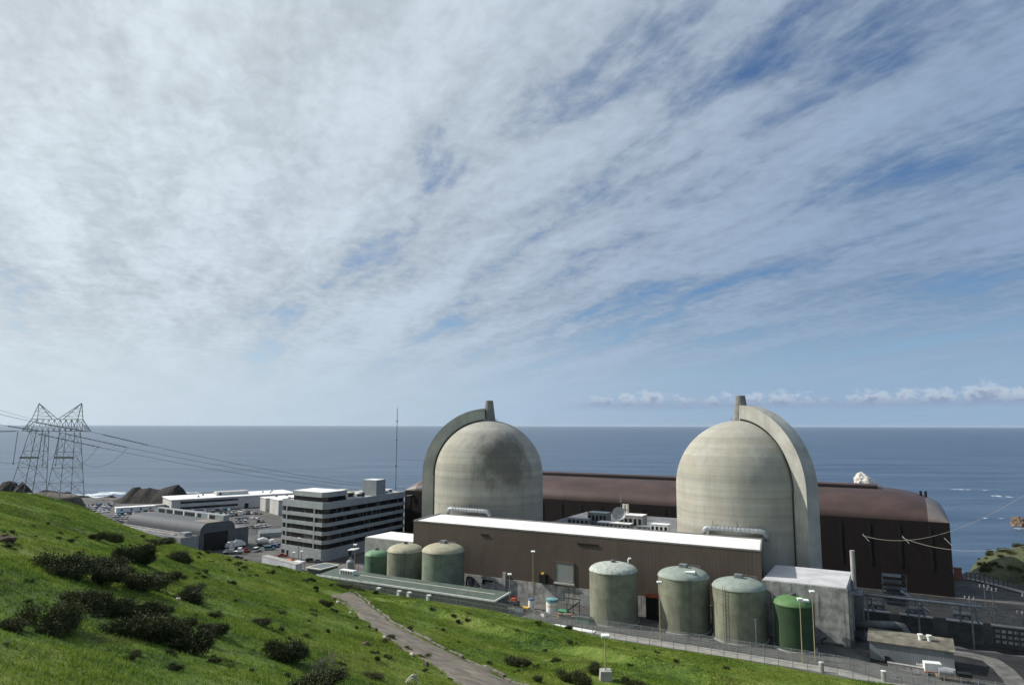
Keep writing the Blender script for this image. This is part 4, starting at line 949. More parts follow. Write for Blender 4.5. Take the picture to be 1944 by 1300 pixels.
# ---- barrel roofed hangar
t = thing('hangar', 'grey barrel roofed hangar with a big dark open front beyond the grass slope', 'hangar', (-157.1, 354.2, 26), R(56.4))
LH = 70.0; arc = [(4.2 * (1 - math.cos(x)), 9.7 + 4.5 * math.sin(x)) for x in np.linspace(0, math.pi / 2, 12)]
prof = [(0, 0)] + arc + [(20 - x, z) for x, z in arc[::-1]] + [(20, 0)]
def extrude(prof, y0, y1, caps=True):
    n = len(prof); vs = [(x, y0, z) for x, z in prof] + [(x, y1, z) for x, z in prof]
    fs = [(i, i + 1, n + i + 1, n + i) for i in range(n - 1)]
    if caps: fs += [tuple(range(n))[::-1], tuple(range(n, 2 * n))]
    return MB().add(vs, fs)
extrude(prof, .4, LH, True).build('barrel_roof', M['hangar_metal'], t, smooth=True, auto=35)
ring = prof; inn = [(2.4, 0), (2.4, 9.3), (16, 9.3), (16, 0)]
mb = MB(); mb.box(0, 2.4, -.02, .38, -1, 9.3); mb.box(16, 20, -.02, .38, -1, 9.3)
up = [(0, 9.3), (20, 9.3)] + [(20 - x, z) for x, z in arc] + [(x, z) for x, z in arc[::-1]]
mb.add([(x, -.02, z) for x, z in up] + [(x, .38, z) for x, z in up], [tuple(range(len(up))), tuple(range(len(up), 2 * len(up)))[::-1]] + [(i, (i + 1) % len(up), len(up) + (i + 1) % len(up), len(up) + i) for i in range(len(up))])
mb.build('front_wall', M['hangar_end'], t)
MB().box(2.4, 16, .1, .36, -.5, 9.3).build('door_opening', M['dark'], t)
MB().box(4.6, 12.6, .3, 14, 14.21, 14.3).build('roof_panel', plain('hangar_brown', (.24, .21, .185), .8, .2, .3), t)
mo = MB().box(12.8, 16.0, -.1, LH - 6, 14.1, 17.0).build('monitor', M['grey_panel'], t)
ys = [8, 12.5, 17, 27, 32.5, 41, 46, 53]
for y0, w_ in zip((7.5, 20, 26, 37, 47, 55), (4.5, 3, 9, 8, 6, 6)): MB().box(12.72, 12.79, y0, y0 + w_, 14.7, 16.5).build('window', M['glass'], mo)
for y0 in (12.6, 24, 35.6, 45.4): MB().box(12.68, 12.79, y0, y0 + 1.1, 14.5, 16.8).build('mullion', M['white_paint'], mo)
MB().box(20.02, 28.4, .2, LH - 8, -1, 9.6).build('side_aisle', M['hangar_end'], t); MB().box(20.1, 28.2, .4, LH - 8.2, 9.6, 9.75).build('aisle_roof', M['roof_tar'], t)
MB().box(23, 25.6, .1, .19, 2.0, 6.5).build('door', M['steel_dark'], t)
MB().box(-10, -.02, .3, LH + 2, -1, 8.4).build('side_aisle', M['grey_panel'], t); MB().box(-9.8, -.2, .5, LH + 1.8, 8.4, 8.55).build('aisle_roof', M['roof_tar'], t)
mb = MB(); mb.box(-7.2, -6.2, 10, LH, 8.55, 9.2); mb.box(-3.6, -2.8, 8, LH - 3, 8.55, 9.3); mb.build('roof_duct', M['concrete_pale'], t)
MB().box(-6, -2, 3.5, 8, 8.55, 10.2).build('roof_unit', M['galv'], t)

# ---- long white office, warehouse blocks, trailers
AZO = math.atan2(.603, .798); t = thing('long_office', 'long white two storey office with two dark window strips beside the car park', 'office building', (-249, 512, 26), AZO)
MB().box(0, 92, 0, 32, -1, 8.7).build('wall', M['office_wall'], t); MB().box(-.6, 92.6, -.6, 32.6, 8.7, 9.3).build('roof', M['roof_white'], t)
for z_ in (2.0, 6.0): MB().box(6, 47, -.06, .0, z_, z_ + 1.6).build('window', M['glass'], t)
MB().box(52, 55, -.06, .0, 0, 3.4).build('door', M['dark'], t)
ph = MB().box(34, 58, 12, 20, 9.3, 12.0).build('penthouse', M['office_wall'], t); MB().box(36, 37.6, 11.92, 11.99, 9.8, 11.5).build('window', M['dark'], ph)
MB().box(-.08, 0, 6, 26, 1, 4).build('side_window', M['dark'], t)
for x, y in ((20, 8), (26, 20), (70, 14), (75, 10), (80, 22)): MB().lathe([(.6, 9.3), (.6, 10.2), (.8, 10.3), (.8, 10.6)], x, y, 10).build('roof_vent', M['steel'], t)
C2, u1, u2 = np.array([-166.2, 498.7]), np.array([-.62, .785]), np.array([.785, .62])
for k, (c, wd, ln, hh, lab) in enumerate([(C2 + u1 * 27, 12, 50, 9.4, 'white windowless warehouse block joined to the long office'), (C2, 18, 48, 10.3, 'white windowless warehouse block nearest the grey office block')]):
    t = thing('warehouse', lab, 'warehouse', (*c, 26), math.atan2(u2[1], u2[0]))
    MB().box(0, ln, 0, wd, -1, hh).build('wall', M['office_wall'], t); MB().box(-.3, ln + .3, -.3, wd + .3, hh, hh + .4).build('roof', M['roof_white'], t)
    for x, y in ((9, 5), (18, 8), (26, 4), (33, 9)): MB().box(x, x + 1.6, y, y + 1.4, hh + .4, hh + 1.5).build('roof_vent', M['steel'], t)
for k, (x, y, L, lab) in enumerate([(-287, 508, 26, 'white flat roofed site trailer at the left end of the car park'), (-267.5, 525.5, 24, 'beige site trailer between the white trailer and the long office')]):
    t = thing('site_trailer', lab, 'trailer', (x, y, 26), AZO); w_ = M['white_paint' if k == 0 else 'cream_paint']
    MB().box(0, L, 0, 7, .5, 3.6).build('body', w_, t); MB().box(-.3, L + .3, -.3, 7.3, 3.6, 3.9).build('roof', M['roof_white' if k == 0 else 'concrete_pale'], t); MB().box(.3, L - .3, .3, 6.7, -.2, .5).build('skirt', M['steel_dark'], t)
    for x_ in np.arange(3, L - 2, 6.2): MB().box(x_, x_ + 1.3, -.06, 0, 1.5, 2.7).build('window', M['glass'], t)

# ---- vehicles
def paint(name, c): return plain(name, c, .25, .03, 1., spec=.6)
PAINT = {'white': paint('car_white', (.78, .78, .77)), 'silver': paint('car_silver', (.45, .46, .47)), 'grey': paint('car_grey', (.17, .18, .19)), 'black': paint('car_black', (.02, .02, .022)),
         'red': paint('car_red', (.34, .025, .02)), 'blue': paint('car_blue', (.035, .08, .26)), 'teal': paint('car_teal', (.06, .24, .30)), 'tan': paint('car_tan', (.42, .36, .26)), 'green': paint('car_green', (.03, .12, .06))}
def car_mesh(kind):
    mb = MB(); L, Wd = {'sedan': (4.6, 1.8), 'suv': (4.7, 1.9), 'pickup': (5.4, 1.95), 'van': (5.2, 2.0)}[kind]; l, w_ = L / 2, Wd / 2
    def sect(prof, w0, w1=None):
        n = len(prof); w1 = w1 or w0
        mb.add([(x, -w0 if i < n / 2 else -w1, z) for i, (x, z) in enumerate(prof)] + [(x, w0 if i < n / 2 else w1, z) for i, (x, z) in enumerate(prof)], [tuple(range(n))[::-1], tuple(range(n, 2 * n))] + [(i, (i + 1) % n, n + (i + 1) % n, n + i) for i in range(n)])
    mb.cur = 0
    if kind == 'sedan':
        sect([(-l, .35), (l, .35), (l, .7), (l - .25, .85), (l - 1.25, .95), (-l + .7, .98), (-l + .05, .9)], w_)
        mb.cur = 1; sect([(l - 1.3, .95), (-l + .75, .97), (-l + 1.35, 1.4), (l - 2.1, 1.4)], w_ * .93)
        mb.cur = 0; mb.box(-l + 1.3, l - 2.05, -w_ * .8, w_ * .8, 1.4, 1.47)
    elif kind in ('suv', 'van'):
        h = 1.75 if kind == 'suv' else 2.1
        sect([(-l, .4), (l, .4), (l, .85), (l - .2, 1.0), (l - 1.1, 1.05), (-l, 1.08)], w_)
        mb.cur = 1; sect([(l - 1.15, 1.05), (-l + .05, 1.08), (-l + .3, h - .08), (l - 1.8, h - .08)], w_ * .94)
        mb.cur = 0; mb.box(-l + .25, l - 1.75, -w_ * .85, w_ * .85, h - .08, h)
    else:
        sect([(-l, .5), (l, .5), (l, .9), (l - .2, 1.05), (-l, 1.05)], w_)
        mb.cur = 1; sect([(l - 1.4, 1.05), (l - 3.2, 1.05), (l - 3.1, 1.65), (l - 2.0, 1.65)], w_ * .93)
        mb.cur = 0; mb.box(l - 3.15, l - 1.95, -w_ * .85, w_ * .85, 1.65, 1.73); mb.cur = 2; mb.box(-l + .15, l - 3.4, -w_ * .8, w_ * .8, 1.03, 1.06)
    mb.cur = 2
    for x in (-l + .85, l - .85):
        for y in (-w_ + .02, w_ - .26):
            vs = []; sg = 10
            for yy in (y, y + .24):
                for k in range(sg): a = 2 * math.pi * k / sg; vs.append((x + .33 * math.cos(a), yy, .33 + .33 * math.sin(a)))
            mb.add(vs, [tuple(range(sg)), tuple(range(sg, 2 * sg))[::-1]] + [(k, (k + 1) % sg, sg + (k + 1) % sg, sg + k) for k in range(sg)])
    return mb
CARS = {}
def car(kind, colr, x, y, z, rz, label, group):
    if (kind, colr) not in CARS: CARS[kind, colr] = car_mesh(kind).mesh('parked_car', [PAINT[colr], M['glass'], M['tyre']])
    o = bpy.data.objects.new('parked_' + {'sedan': 'car', 'suv': 'car', 'pickup': 'pickup', 'van': 'van'}[kind], CARS[kind, colr]); col.objects.link(o)
    o.location = (x, y, z); o.rotation_euler = (0, 0, rz)
    return tag(o, label, {'sedan': 'car', 'suv': 'car', 'pickup': 'pickup', 'van': 'van'}[kind], group)
rc = random.Random(11)
CC = ['white'] * 12 + ['silver'] * 8 + ['grey'] * 4 + ['black'] * 4 + ['red'] * 2 + ['blue'] * 3 + ['tan'] * 2 + ['teal', 'green']
ncar = 0
def row(u0, v0, u1, v1, lotlabel, group, fill=.9, face=0., pitch=2.75):
    """a row of parked cars between two surveyed lot corners"""
    p, q_ = atz(u0, v0, 26.02)[:2], atz(u1, v1, 26.02)[:2]; L = np.linalg.norm(q_ - p); d = (q_ - p) / L; n = int(L / pitch); th = math.atan2(d[1], d[0]) + math.pi / 2 + face
    global ncar
    for i in range(n):
        if rc.random() > fill: continue
        c = p + d * (i + .5) * pitch; k = rc.choice(['sedan', 'sedan', 'sedan', 'suv', 'suv', 'pickup', 'van']); cl = rc.choice(CC)
        car(k, cl, c[0], c[1], 26.02, th + rc.uniform(-.04, .04) + (math.pi if rc.random() < .4 else 0), cl + ' ' + {'sedan': 'saloon car', 'suv': 'high roofed car', 'pickup': 'pickup truck', 'van': 'van'}[k] + ' parked ' + lotlabel, group + ', ' + cl + ' ' + k); ncar += 1
G1 = 'cars in the lot by the surf'
row(126, 961, 224, 957, 'in the farthest row by the surf', G1, .95); row(128, 964.5, 216, 960.5, 'in the second row from the surf', G1, .95); row(130, 968, 214, 964, 'in the third row from the surf', G1, .95); row(134, 972, 213, 967.5, 'in the fourth row from the surf', G1, .95); row(140, 976, 210, 971.5, 'in the fifth row from the surf', G1, .95); row(150, 980, 192, 977, 'in the nearest row of the surf side lot', G1, .95)
G2 = 'cars left of the hangar'
row(160, 986, 250, 984, 'in the upper row left of the hangar', G2, .9); row(165, 989, 246, 987, 'in the middle row left of the hangar', G2, .9); row(172, 993, 244, 991, 'in the lower row left of the hangar', G2, .85)
row(218, 978, 300, 971, 'along the white trailers', 'cars by the trailers', .7); row(255, 977, 318, 971, 'behind the hangar roof', 'cars behind the hangar', .6)
G3 = 'cars in front of the long office'
row(338, 974, 442, 968, 'against the long office wall', G3, .95); row(352, 979, 452, 973, 'in the second row from the long office', G3, .95); row(372, 984, 460, 978, 'in the third row from the long office', G3, .9)
row(446, 976, 500, 976, 'in the row before the warehouse blocks', G3, .8); row(452, 971, 488, 975, 'in front of the warehouse blocks', G3, .7); row(440, 988, 495, 982, 'in the middle row of the office lot', G3, .85); row(444, 993, 512, 990, 'in the front row of the office lot', G3, .8); row(474, 1003, 516, 998, 'beside the road behind the hangar', 'cars by the lot road', .85)
for u, v, k, c, rz, lab in [(467, 1047, 'pickup', 'red', 2.2, 'red pickup standing in front of the hangar mouth'), (511, 1043, 'van', 'teal', .5, 'teal van parked left of the office block'), (529, 1037, 'pickup', 'blue', .6, 'bright blue pickup beside the office block wall'), (520, 1039, 'suv', 'blue', .6, 'dark blue car behind the teal van'), (536, 1056, 'sedan', 'red', .2, 'small red car at the office block corner'), (487, 1046, 'van', 'white', 1.4, 'white van between the red pickup and the mixer truck'), (452, 1060, 'sedan', 'black', .3, 'black car at the edge of the grass near the hangar'), (590, 1066, 'suv', 'black', .1, 'black car by the office block ground floor'), (604, 1067, 'sedan', 'grey', .2, 'dark grey car by the office block corner'), (504, 1022, 'sedan', 'black', .4, 'black car behind the mixer truck')]:
    p = atz(u, v, 26.02); car(k, c, p[0], p[1], 26.02, rz, lab, None)
def truck(u, v, rz, label, kind):
    p = atz(u, v, 26.0); t = thing(kind, label, 'truck', (p[0], p[1], 26.0), rz)
    MB().box(-4.2, 4.2, -1.1, 1.1, .7, 1.15).build('chassis', M['steel_dark'], t)
    cb = MB(); cb.box(2.6, 4.4, -1.15, 1.15, 1.0, 2.9); cb.box(4.4, 5.2, -1.05, 1.05, 1.0, 1.9); cab = cb.build('cab', M['white_paint'], t); MB().box(4.405, 4.44, -1.0, 1.0, 1.95, 2.7).build('windscreen', M['glass'], cab)
    for x in (-3.2, -2.0, 3.8):
        for y in (-1.15, 1.15): MB().tube([(x, y - .17, .5), (x, y + .17, .5)], .5, 14).build('wheel', M['tyre'], t)
    return t
t = truck(503, 1035, .5, 'white drummed concrete mixer truck left of the office block', 'mixer_truck')
MB().tube([(-4.4, 0, 2.1), (-3.6, 0, 2.5), (-1.4, 0, 2.9), (.6, 0, 2.6), (2.0, 0, 2.0)], [.7, 1.2, 1.55, 1.35, .7], 16).build('drum', M['white_paint'], t, smooth=True); MB().box(-4.9, -3.9, -.7, .7, 2.6, 3.6).build('hopper', M['cream_paint'], t)
t = truck(437, 1044, 2.3, 'white crane truck with raised boom at the hangar mouth', 'crane_truck'); MB().bar((-2, 0, 1.5), (-8, 0, 6.2), .7).build('boom', M['white_paint'], t); MB().box(-3.2, -.8, -1.1, 1.1, 1.15, 2.6).build('turret', M['white_paint'], t)
t = truck(449, 1040, 1.1, 'white box truck beside the crane truck', 'box_truck'); MB().box(-4.2, 2.4, -1.2, 1.2, 1.15, 3.9).build('cargo_box', M['white_paint'], t)
t = truck(441, 1051, .2, 'white flatbed truck nearest the grass by the hangar', 'flatbed_truck'); MB().box(-4.2, 2.4, -1.2, 1.2, 1.15, 1.4).build('bed', M['white_paint'], t); MB().box(-3.6, .5, -.8, .8, 1.4, 2.2).build('load', M['galv'], t)
p = atz(522, 1020, 26); t = thing('boat_shed', 'pale grey gable roofed tent left of the office block', 'tent', (p[0] - 4, p[1] + 3, 26), .5)
MB().add([(-6, -3, 0), (6, -3, 0), (6, 3, 0), (-6, 3, 0), (-6, -3, 2.6), (6, -3, 2.6), (6, 3, 2.6), (-6, 3, 2.6), (-6, 0, 4.3), (6, 0, 4.3)], [(0, 1, 5, 4), (2, 3, 7, 6), (1, 2, 6, 9, 5), (3, 0, 4, 8, 7), (4, 5, 9, 8), (6, 7, 8, 9)]).build('canvas', M['galv'], t)
mb = MB(); [mb.bar((x, y, 0), (x, y, 2.5), .12) for x in (-5.95, 0, 5.95) for y in (-2.95, 2.95)]; mb.build('post', M['steel_dark'], t)
pk = atz(497, 1063, 28.3); p2 = atz(561, 1080, 28.3); dd = p2 - pk; L = float(np.linalg.norm(dd[:2])); t = thing('container', 'long pale grey container at the grass edge below the office block', 'container', ((pk[0] + p2[0]) / 2, (pk[1] + p2[1]) / 2, 27.2), math.atan2(dd[1], dd[0]))
MB().box(-L / 2, L / 2, 0, 3.2, -1.2, 2.9).build('body', siding('container_side', (.5, .51, .53), 'x', .6, .12), t); MB().box(-L / 2 - .1, L / 2 + .1, -.1, 3.3, 2.9, 3.1).build('lid', M['concrete_pale'], t)
p = atz(545, 1064, 30); tag(MB().add([(-3, -1.5, 0), (3, -1.5, 0), (3, 1.5, 0), (-3, 1.5, 0), (-2.2, -1, .9), (2.0, -.8, 1.3), (2.2, .9, 1.1), (-2, .8, .7)], [(3, 2, 1, 0), (4, 5, 6, 7), (0, 1, 5, 4), (1, 2, 6, 5), (2, 3, 7, 6), (3, 0, 4, 7)]).build('tarp', M['orange'], loc=(p[0] + .8, p[1] + 2, 29.5), rot=(0, 0, -.7)), 'bright orange tarpaulin heap behind the pale container', 'tarp')
p = atz(566, 1066, 30); t = thing('canopy', 'small white canopy on thin posts in front of the office block', 'canopy', (p[0], p[1], 26.5), -.6)
MB().box(-2.6, 2.6, -1.8, 1.8, 3.5, 3.75).build('roof', M['white_paint'], t); mb = MB(); [mb.bar((x, y, -.5), (x, y, 3.5), .12) for x in (-2.4, 2.4) for y in (-1.6, 1.6)]; mb.build('post', M['steel'], t)

# ---- lot lamps, poles
def lamp(u, vb, vt, zb, label, heads=1, tall_mat='lamp_pole', group='security lamp posts', base=None, name='lamp_post', hrot=0., p=None):
    if p is None: p = atz(u, vb, zb)
    H = atY(u, vt, p[1])[2] - p[2]; t = thing(name, label, 'lamp post', p, hrot, group)
    MB().tube([(0, 0, -.5), (0, 0, H)], [.13, .085], 8).build('pole', M[tall_mat], t)
    mb = MB(); mb.bar((0, 0, H - .15), (.5, 0, H), .1); mb.build('arm', M['steel_dark'], t)
    hd = MB().add([(-.6, -.4, H), (.6, -.4, H), (.6, .4, H + .2), (-.6, .4, H + .2), (-.6, -.4, H + .3), (.6, -.4, H + .3), (.6, .4, H + .46), (-.6, .4, H + .46)], [(3, 2, 1, 0), (4, 5, 6, 7), (0, 1, 5, 4), (1, 2, 6, 5), (2, 3, 7, 6), (3, 0, 4, 7)]).build('lamp_head', M['white_paint'], t)
    MB().add([(-.5, -.34, H - .03), (.5, -.34, H - .03), (.5, .34, H + .14), (-.5, .34, H + .14)], [(3, 2, 1, 0)]).build('lens', M['dark'], hd)
    if base: MB().add([(-base, -base, -.8), (base, -base, -.8), (base, base, -.8), (-base, base, -.8), (-base * .82, -base * .82, 1.5), (base * .82, -base * .82, 1.5), (base * .82, base * .82, 1.5), (-base * .82, base * .82, 1.5)], [(3, 2, 1, 0), (4, 5, 6, 7), (0, 1, 5, 4), (1, 2, 6, 5), (2, 3, 7, 6), (3, 0, 4, 7)]).build('plinth', M['concrete_pale'], t)
    return t
lamp(672, 1108, 1035, 36.5, 'rusty thin lamp post at the left end of the green shed', tall_mat='rust_steel')
lamp(967, 1161, 1091, 35.2, 'tan lamp post at the right end of the green shed roof')
t = lamp(1012, 1166, 1048, 35.0, 'tall tan lamp post in front of the roller door, with a floodlight halfway up')
lamp(1254, 1218, 1106, 34.8, 'tan lamp post in front of the tank with railing')
lamp(1524, 1262, 1138, 34.6, 'tan lamp post in front of the dark green tank')
lamp(1548, 1258, 1124, 34.4, 'tall pale lamp post with dark head right of the dark green tank')
pl_ = on_ground(1150, 1291); lamp(1150, 1291, 1209, 0, 'short floodlight post on a square concrete plinth in the foreground grass', base=1.0, p=pl_, tall_mat='lamp_pole', group=None)
for u, v, vt, z, lab in [(486, 1015, 984, 26, 'thin dark lot lamp behind the hangar'), (566, 1062, 1022, 27, 'thin dark lot lamp in front of the office block'), (557, 1073, 1049, 28, 'short dark post next to the white canopy, left one'), (572, 1070, 1047, 28, 'short dark post next to the white canopy, right one'), (433, 1052, 1030, 26, 'dark lot lamp at the hangar mouth'), (237, 985, 975, 26, 'thin dark lot lamp at the far end of the hangar')]:
    lamp(u, v, vt, z, lab, tall_mat='steel_dark', group='thin lamps in the left lots')
for u, v, vt, lab in [(764, 1112, 1097, 'thin green pole rising over the green shed roof'), (1437, 1245, 1178, 'thin pale pole in front of the middle right tank'), (1470, 1225, 1125, 'thin dark pole just left of the dark green tank')]:
    p = atz(u, v, 35); H = atY(u, vt, p[1])[2] - 35; t = thing('pole', lab, 'pole', p); MB().tube([(0, 0, -.5), (0, 0, H)], .09, 6).build('shaft', M['steel'], t); MB().box(-.2, .2, -.15, .15, H, H + .4).build('cap', M['steel'], t)

# ---- security fences
def fence(pts, label, h=2.6, dpost=3.0, zf=gz, sink=.5):
    P = np.array(pts, float); s = np.r_[0, np.cumsum(np.linalg.norm(np.diff(P, axis=0), axis=1))]; n = min(95, int(s[-1] / dpost)); tt = np.linspace(0, s[-1], n)
    Q = np.stack([np.interp(tt, s, P[:, 0]), np.interp(tt, s, P[:, 1])], 1); z = np.array([zf(*q_) for q_ in Q]); o = Q[0]
    t = thing('security_fence', label, 'fence', (o[0], o[1], z[0]), 0)
    L3 = [(x - o[0], y - o[1], zz - z[0]) for (x, y), zz in zip(Q, z)]
    post0 = None
    for (x, y, zz) in L3:
        if post0 is None: post0 = MB().tube([(0, 0, -sink), (0, 0, h + .1)], .07, 6).build('post', M['galv'], t); post0.location = (x, y, zz)
        else: c = post0.copy(); col.objects.link(c); c.parent = t; c.location = (x, y, zz)
    for hh in (h, h * .52, .12): MB().tube([(x, y, zz + hh) for x, y, zz in L3], .05, 4).build('rail', M['galv'], t)
    vs = []; fs = []; uv = []
    for i, (x, y, zz) in enumerate(L3): vs += [(x, y, zz + .05), (x, y, zz + h)]; uv += [(tt[i], 0), (tt[i], h)]
    for i in range(len(L3) - 1): fs.append((2 * i, 2 * i + 2, 2 * i + 3, 2 * i + 1))
    m_ = MB().add(vs, fs).build('wire_mesh', M['chain_link'], t); ul = m_.data.uv_layers.new()
    for lp in m_.data.loops: ul.data[lp.index].uv = uv[lp.vertex_index]
    return t
fence([W(a, b)[:2] for a, b in [(-30, -74.3), (20, -74.5), (60, -74.5), (100, -74.4), (140, -74.6), (172, -75.2)]], 'outer chain link fence running along the top of the grass bank')
fence([W(a, b)[:2] for a, b in [(54, -67.6), (80, -67.2), (110, -67.4), (139, -67.5), (168, -66)]], 'inner chain link fence at the feet of the right hand tanks', zf=lambda x, y: float(base_z(np.array(x), np.array(y))))
# coastal handrail by the brown hall's right end
t = thing('coast_rail', 'row of dark posts and rails on the coast road beyond the brown hall', 'railing', atz(1835, 1100, 26.3), R(-58))
for k in range(12): MB().bar((k * 1.7, 0, 0), (k * 1.7, 0, 3.2), .3).build('post', M['steel_dark'], t)
mb = MB(); [mb.bar((0, 0, z_), (18.7, 0, z_), .16) for z_ in (1.6, 3.1)]; mb.build('rail', M['steel_dark'], t)
p = atz(1819, 1098, 26); t = thing('kiosk', 'small reddish kiosk at the right end of the brown hall', 'kiosk', (p[0], p[1], 26)); MB().box(-1.4, 1.4, -1.2, 1.2, 0, 4.2).build('body', plain('kiosk_red', (.33, .13, .09), .7, .1), t); MB().box(-1.6, 1.6, -1.4, 1.4, 4.2, 4.5).build('roof', M['wood'], t)
# white posts at the fence line
for u, v, lab in [(717, 1125, 'white marker post by the shed, leftmost of four'), (756, 1129, 'white marker post by the shed, second from the left'), (775, 1135, 'white marker post by the shed, third from the left'), (812, 1136, 'white marker post by the shed, rightmost of four')]:
    a0_ = atb(u, v, -75.6)[0]; q_ = W(a0_, -75.6); p = (q_[0], q_[1], gz(q_[0], q_[1])); t = thing('marker_post', lab, 'post', p, AX, 'white posts along the green shed'); MB().box(-.35, .35, -.35, .35, -.6, 1.5).build('body', M['white_paint'], t); MB().box(-.2, 1.1, -.4, .4, 1.5, 1.8).build('cap', M['white_paint'], t)
for u, v, lab in [(1560, 1275, 'cream concrete bollard at the fence below the dark green tank'), (1678, 1292, 'cream concrete bollard at the fence below the corrugated shed')]:
    p = on_ground(u, v); t = thing('bollard', lab, 'bollard', p, 0); MB().lathe([(.52, -.8), (.52, 2.0)], seg=20).build('shaft', M['concrete_pale'], t, smooth=True, auto=40); MB().lathe([(.56, 2.0), (.56, 2.15), (.3, 2.2)], seg=20).build('cap', M['white_paint'], t)

# ---- clutter in the yard
def at35(u, v, z=35.0): p = atz(u, v, z); return p
t = thing('drum_tank', 'white upright water tank with blue lid beside the tall lamp post', 'water tank', at35(1009, 1156), AX); MB().lathe([(1.0, 0), (1.0, 2.9), (.85, 3.05)], seg=24).build('body', M['white_paint'], t, smooth=True, auto=40); MB().lathe([(1.02, 2.7), (1.02, 3.1), (.3, 3.35)], seg=24).build('lid', M['blue'], t)
t = thing('drum_tank', 'white upright water tank with teal lid against the concrete wall', 'water tank', at35(1048, 1161), AX); MB().lathe([(1.75, 0), (1.75, 3.0)], seg=28).build('body', M['white_paint'], t, smooth=True, auto=40); MB().lathe([(1.8, 3.0), (1.8, 3.8), (.4, 4.15)], seg=28).build('lid', M['teal'], t, smooth=True, auto=40); MB().lathe([(1.78, 1.8), (1.78, 2.0)], seg=28).build('band', M['yellow'], t)
t = thing('equipment_pile', 'orange and dark machinery heaped at the right end of the green shed', 'machinery', at35(975, 1150), AX)
MB().box(-1.6, 1.6, -1, 1, 0, 1.6).build('crate', M['steel_dark'], t); mb = MB(); mb.bar((-1.5, 0, 1.4), (1.4, .2, 3.4), .3); mb.box(-.8, .8, -.5, .5, 1.6, 2.4); mb.build('loader_arm', M['orange'], t); mb = MB(); [mb.tube([(x, -1.2, .5), (x, -.9, .5)], .5, 12) for x in (-1, 1)]; mb.build('wheel', M['tyre'], t)
t = thing('pallet_stack', 'yellow topped stack of pallets left of the white tank', 'pallets', at35(997, 1158), AX); mb = MB(); [mb.box(-1.4, 1.4, -.7, .7, .2 * k, .2 * k + .13) for k in range(4)]; mb.build('pallet', M['wood'], t); MB().box(-1.3, 1.3, -.6, .6, .75, 1.0).build('cover', M['yellow'], t)
t = thing('green_bin', 'bright green covered cart between the white tank and the whitish roofed tank', 'cart', at35(1069, 1167), AX); MB().box(-1.5, 1.5, -.8, .8, .5, 1.2).build('body', M['green_tarp'], t); MB().add([(-1.6, -.9, 1.2), (1.6, -.9, 1.2), (1.6, .9, 1.2), (-1.6, .9, 1.2), (-1, 0, 1.7), (1, 0, 1.7)], [(0, 1, 5, 4), (2, 3, 4, 5), (1, 2, 5), (3, 0, 4), (3, 2, 1, 0)]).build('cover', M['green_tarp'], t); mb = MB(); [mb.tube([(x, y, .35), (x, y + .2, .35)], .35, 10) for x in (-1.1, 1.1) for y in (-.9, .7)]; mb.build('wheel', M['tyre'], t)
t = thing('stair', 'dark steel stair and pipe rack against the concrete wall left of the roller door side', 'stair', at35(1085, 1166), AX); mb = MB(); mb.bar((-2.5, 0, 0), (2.2, 0, 3.6), .25); mb.bar((-2.5, 1, 0), (2.2, 1, 3.6), .25); [mb.box(-2.4 + .5 * k, -2.1 + .5 * k, 0, 1, .3 + .38 * k, .36 + .38 * k) for k in range(9)]; mb.build('flight', M['dark'], t); mb = MB(); [mb.bar((x, 1.2, 0), (x, 1.2, 4.2), .16) for x in (-2, 0, 2)]; mb.bar((-3, 1.2, 4.2), (2.5, 1.2, 4.2), .2); mb.build('rack', M['dark'], t)
t = thing('container', 'small green container beside the foot of the whitish roofed tank', 'container', at35(1107, 1182), AX); MB().box(-2.2, 2.2, -1, 1, 0, 1.6).build('body', plain('green_box', (.10, .20, .14), .7, .1), t); MB().box(-2.3, 2.3, -1.1, 1.1, 1.6, 1.75).build('lid', M['steel_dark'], t)
t = thing('pipe_stack', 'row of white wrapped pipes lying at the fence before the whitish roofed tank', 'pipes', W(71, -73.2, 35.2), R(-32)); 
for k in range(3): MB().tube([(-6, k * .62, .5), (6, k * .62, .5)], .34, 10).build('pipe', M['white_paint'], t)
mb = MB(); [mb.box(x, x + .2, -.4, 1.7, 0, .2) for x in (-4, 0, 4)]; mb.build('bearer', M['wood'], t)
rq = random.Random(2)
for k, (u, v, s, mt, lab) in enumerate([(985, 1160, 1.2, 'white_paint', 'white crate by the orange machinery'), (1022, 1166, 1.0, 'concrete_pale', 'pale crate at the foot of the tall lamp post'), (1032, 1169, .9, 'white_paint', 'small white crate between the two white tanks'), (1060, 1171, 1.1, 'wood', 'wooden crate in front of the green cart'), (1078, 1174, 1.3, 'wood', 'brown crate right of the green cart'), (1092, 1177, 1.0, 'steel_dark', 'dark crate left of the small green container')]):
    t = thing('crate', lab, 'crate', at35(u, v), AX + rq.uniform(-.5, .5)); MB().box(-s, s, -s * .6, s * .6, 0, s).build('box', M[mt], t); MB().box(-s - .06, s + .06, -s * .6 - .06, s * .6 + .06, s, s + .1).build('lid', M['wood'], t)
p = atz(1771, 1280, 34.05); t = thing('utility_trailer', 'small white box trailer with orange base near the fence at lower right', 'trailer', p, AX + .2); MB().box(-1.7, 1.7, -1, 1, .9, 2.7).build('body', M['white_paint'], t); MB().box(-1.72, 1.72, -1.02, 1.02, .55, .9).build('chassis', M['orange'], t); mb = MB(); [mb.tube([(x, y, .4), (x, y + .22, .4)], .4, 12) for x in (-.9, .9) for y in (-1.1, .9)]; mb.build('wheel', M['tyre'], t); MB().bar((1.7, 0, .7), (3.2, 0, .5), .14).build('drawbar', M['steel_dark'], t)
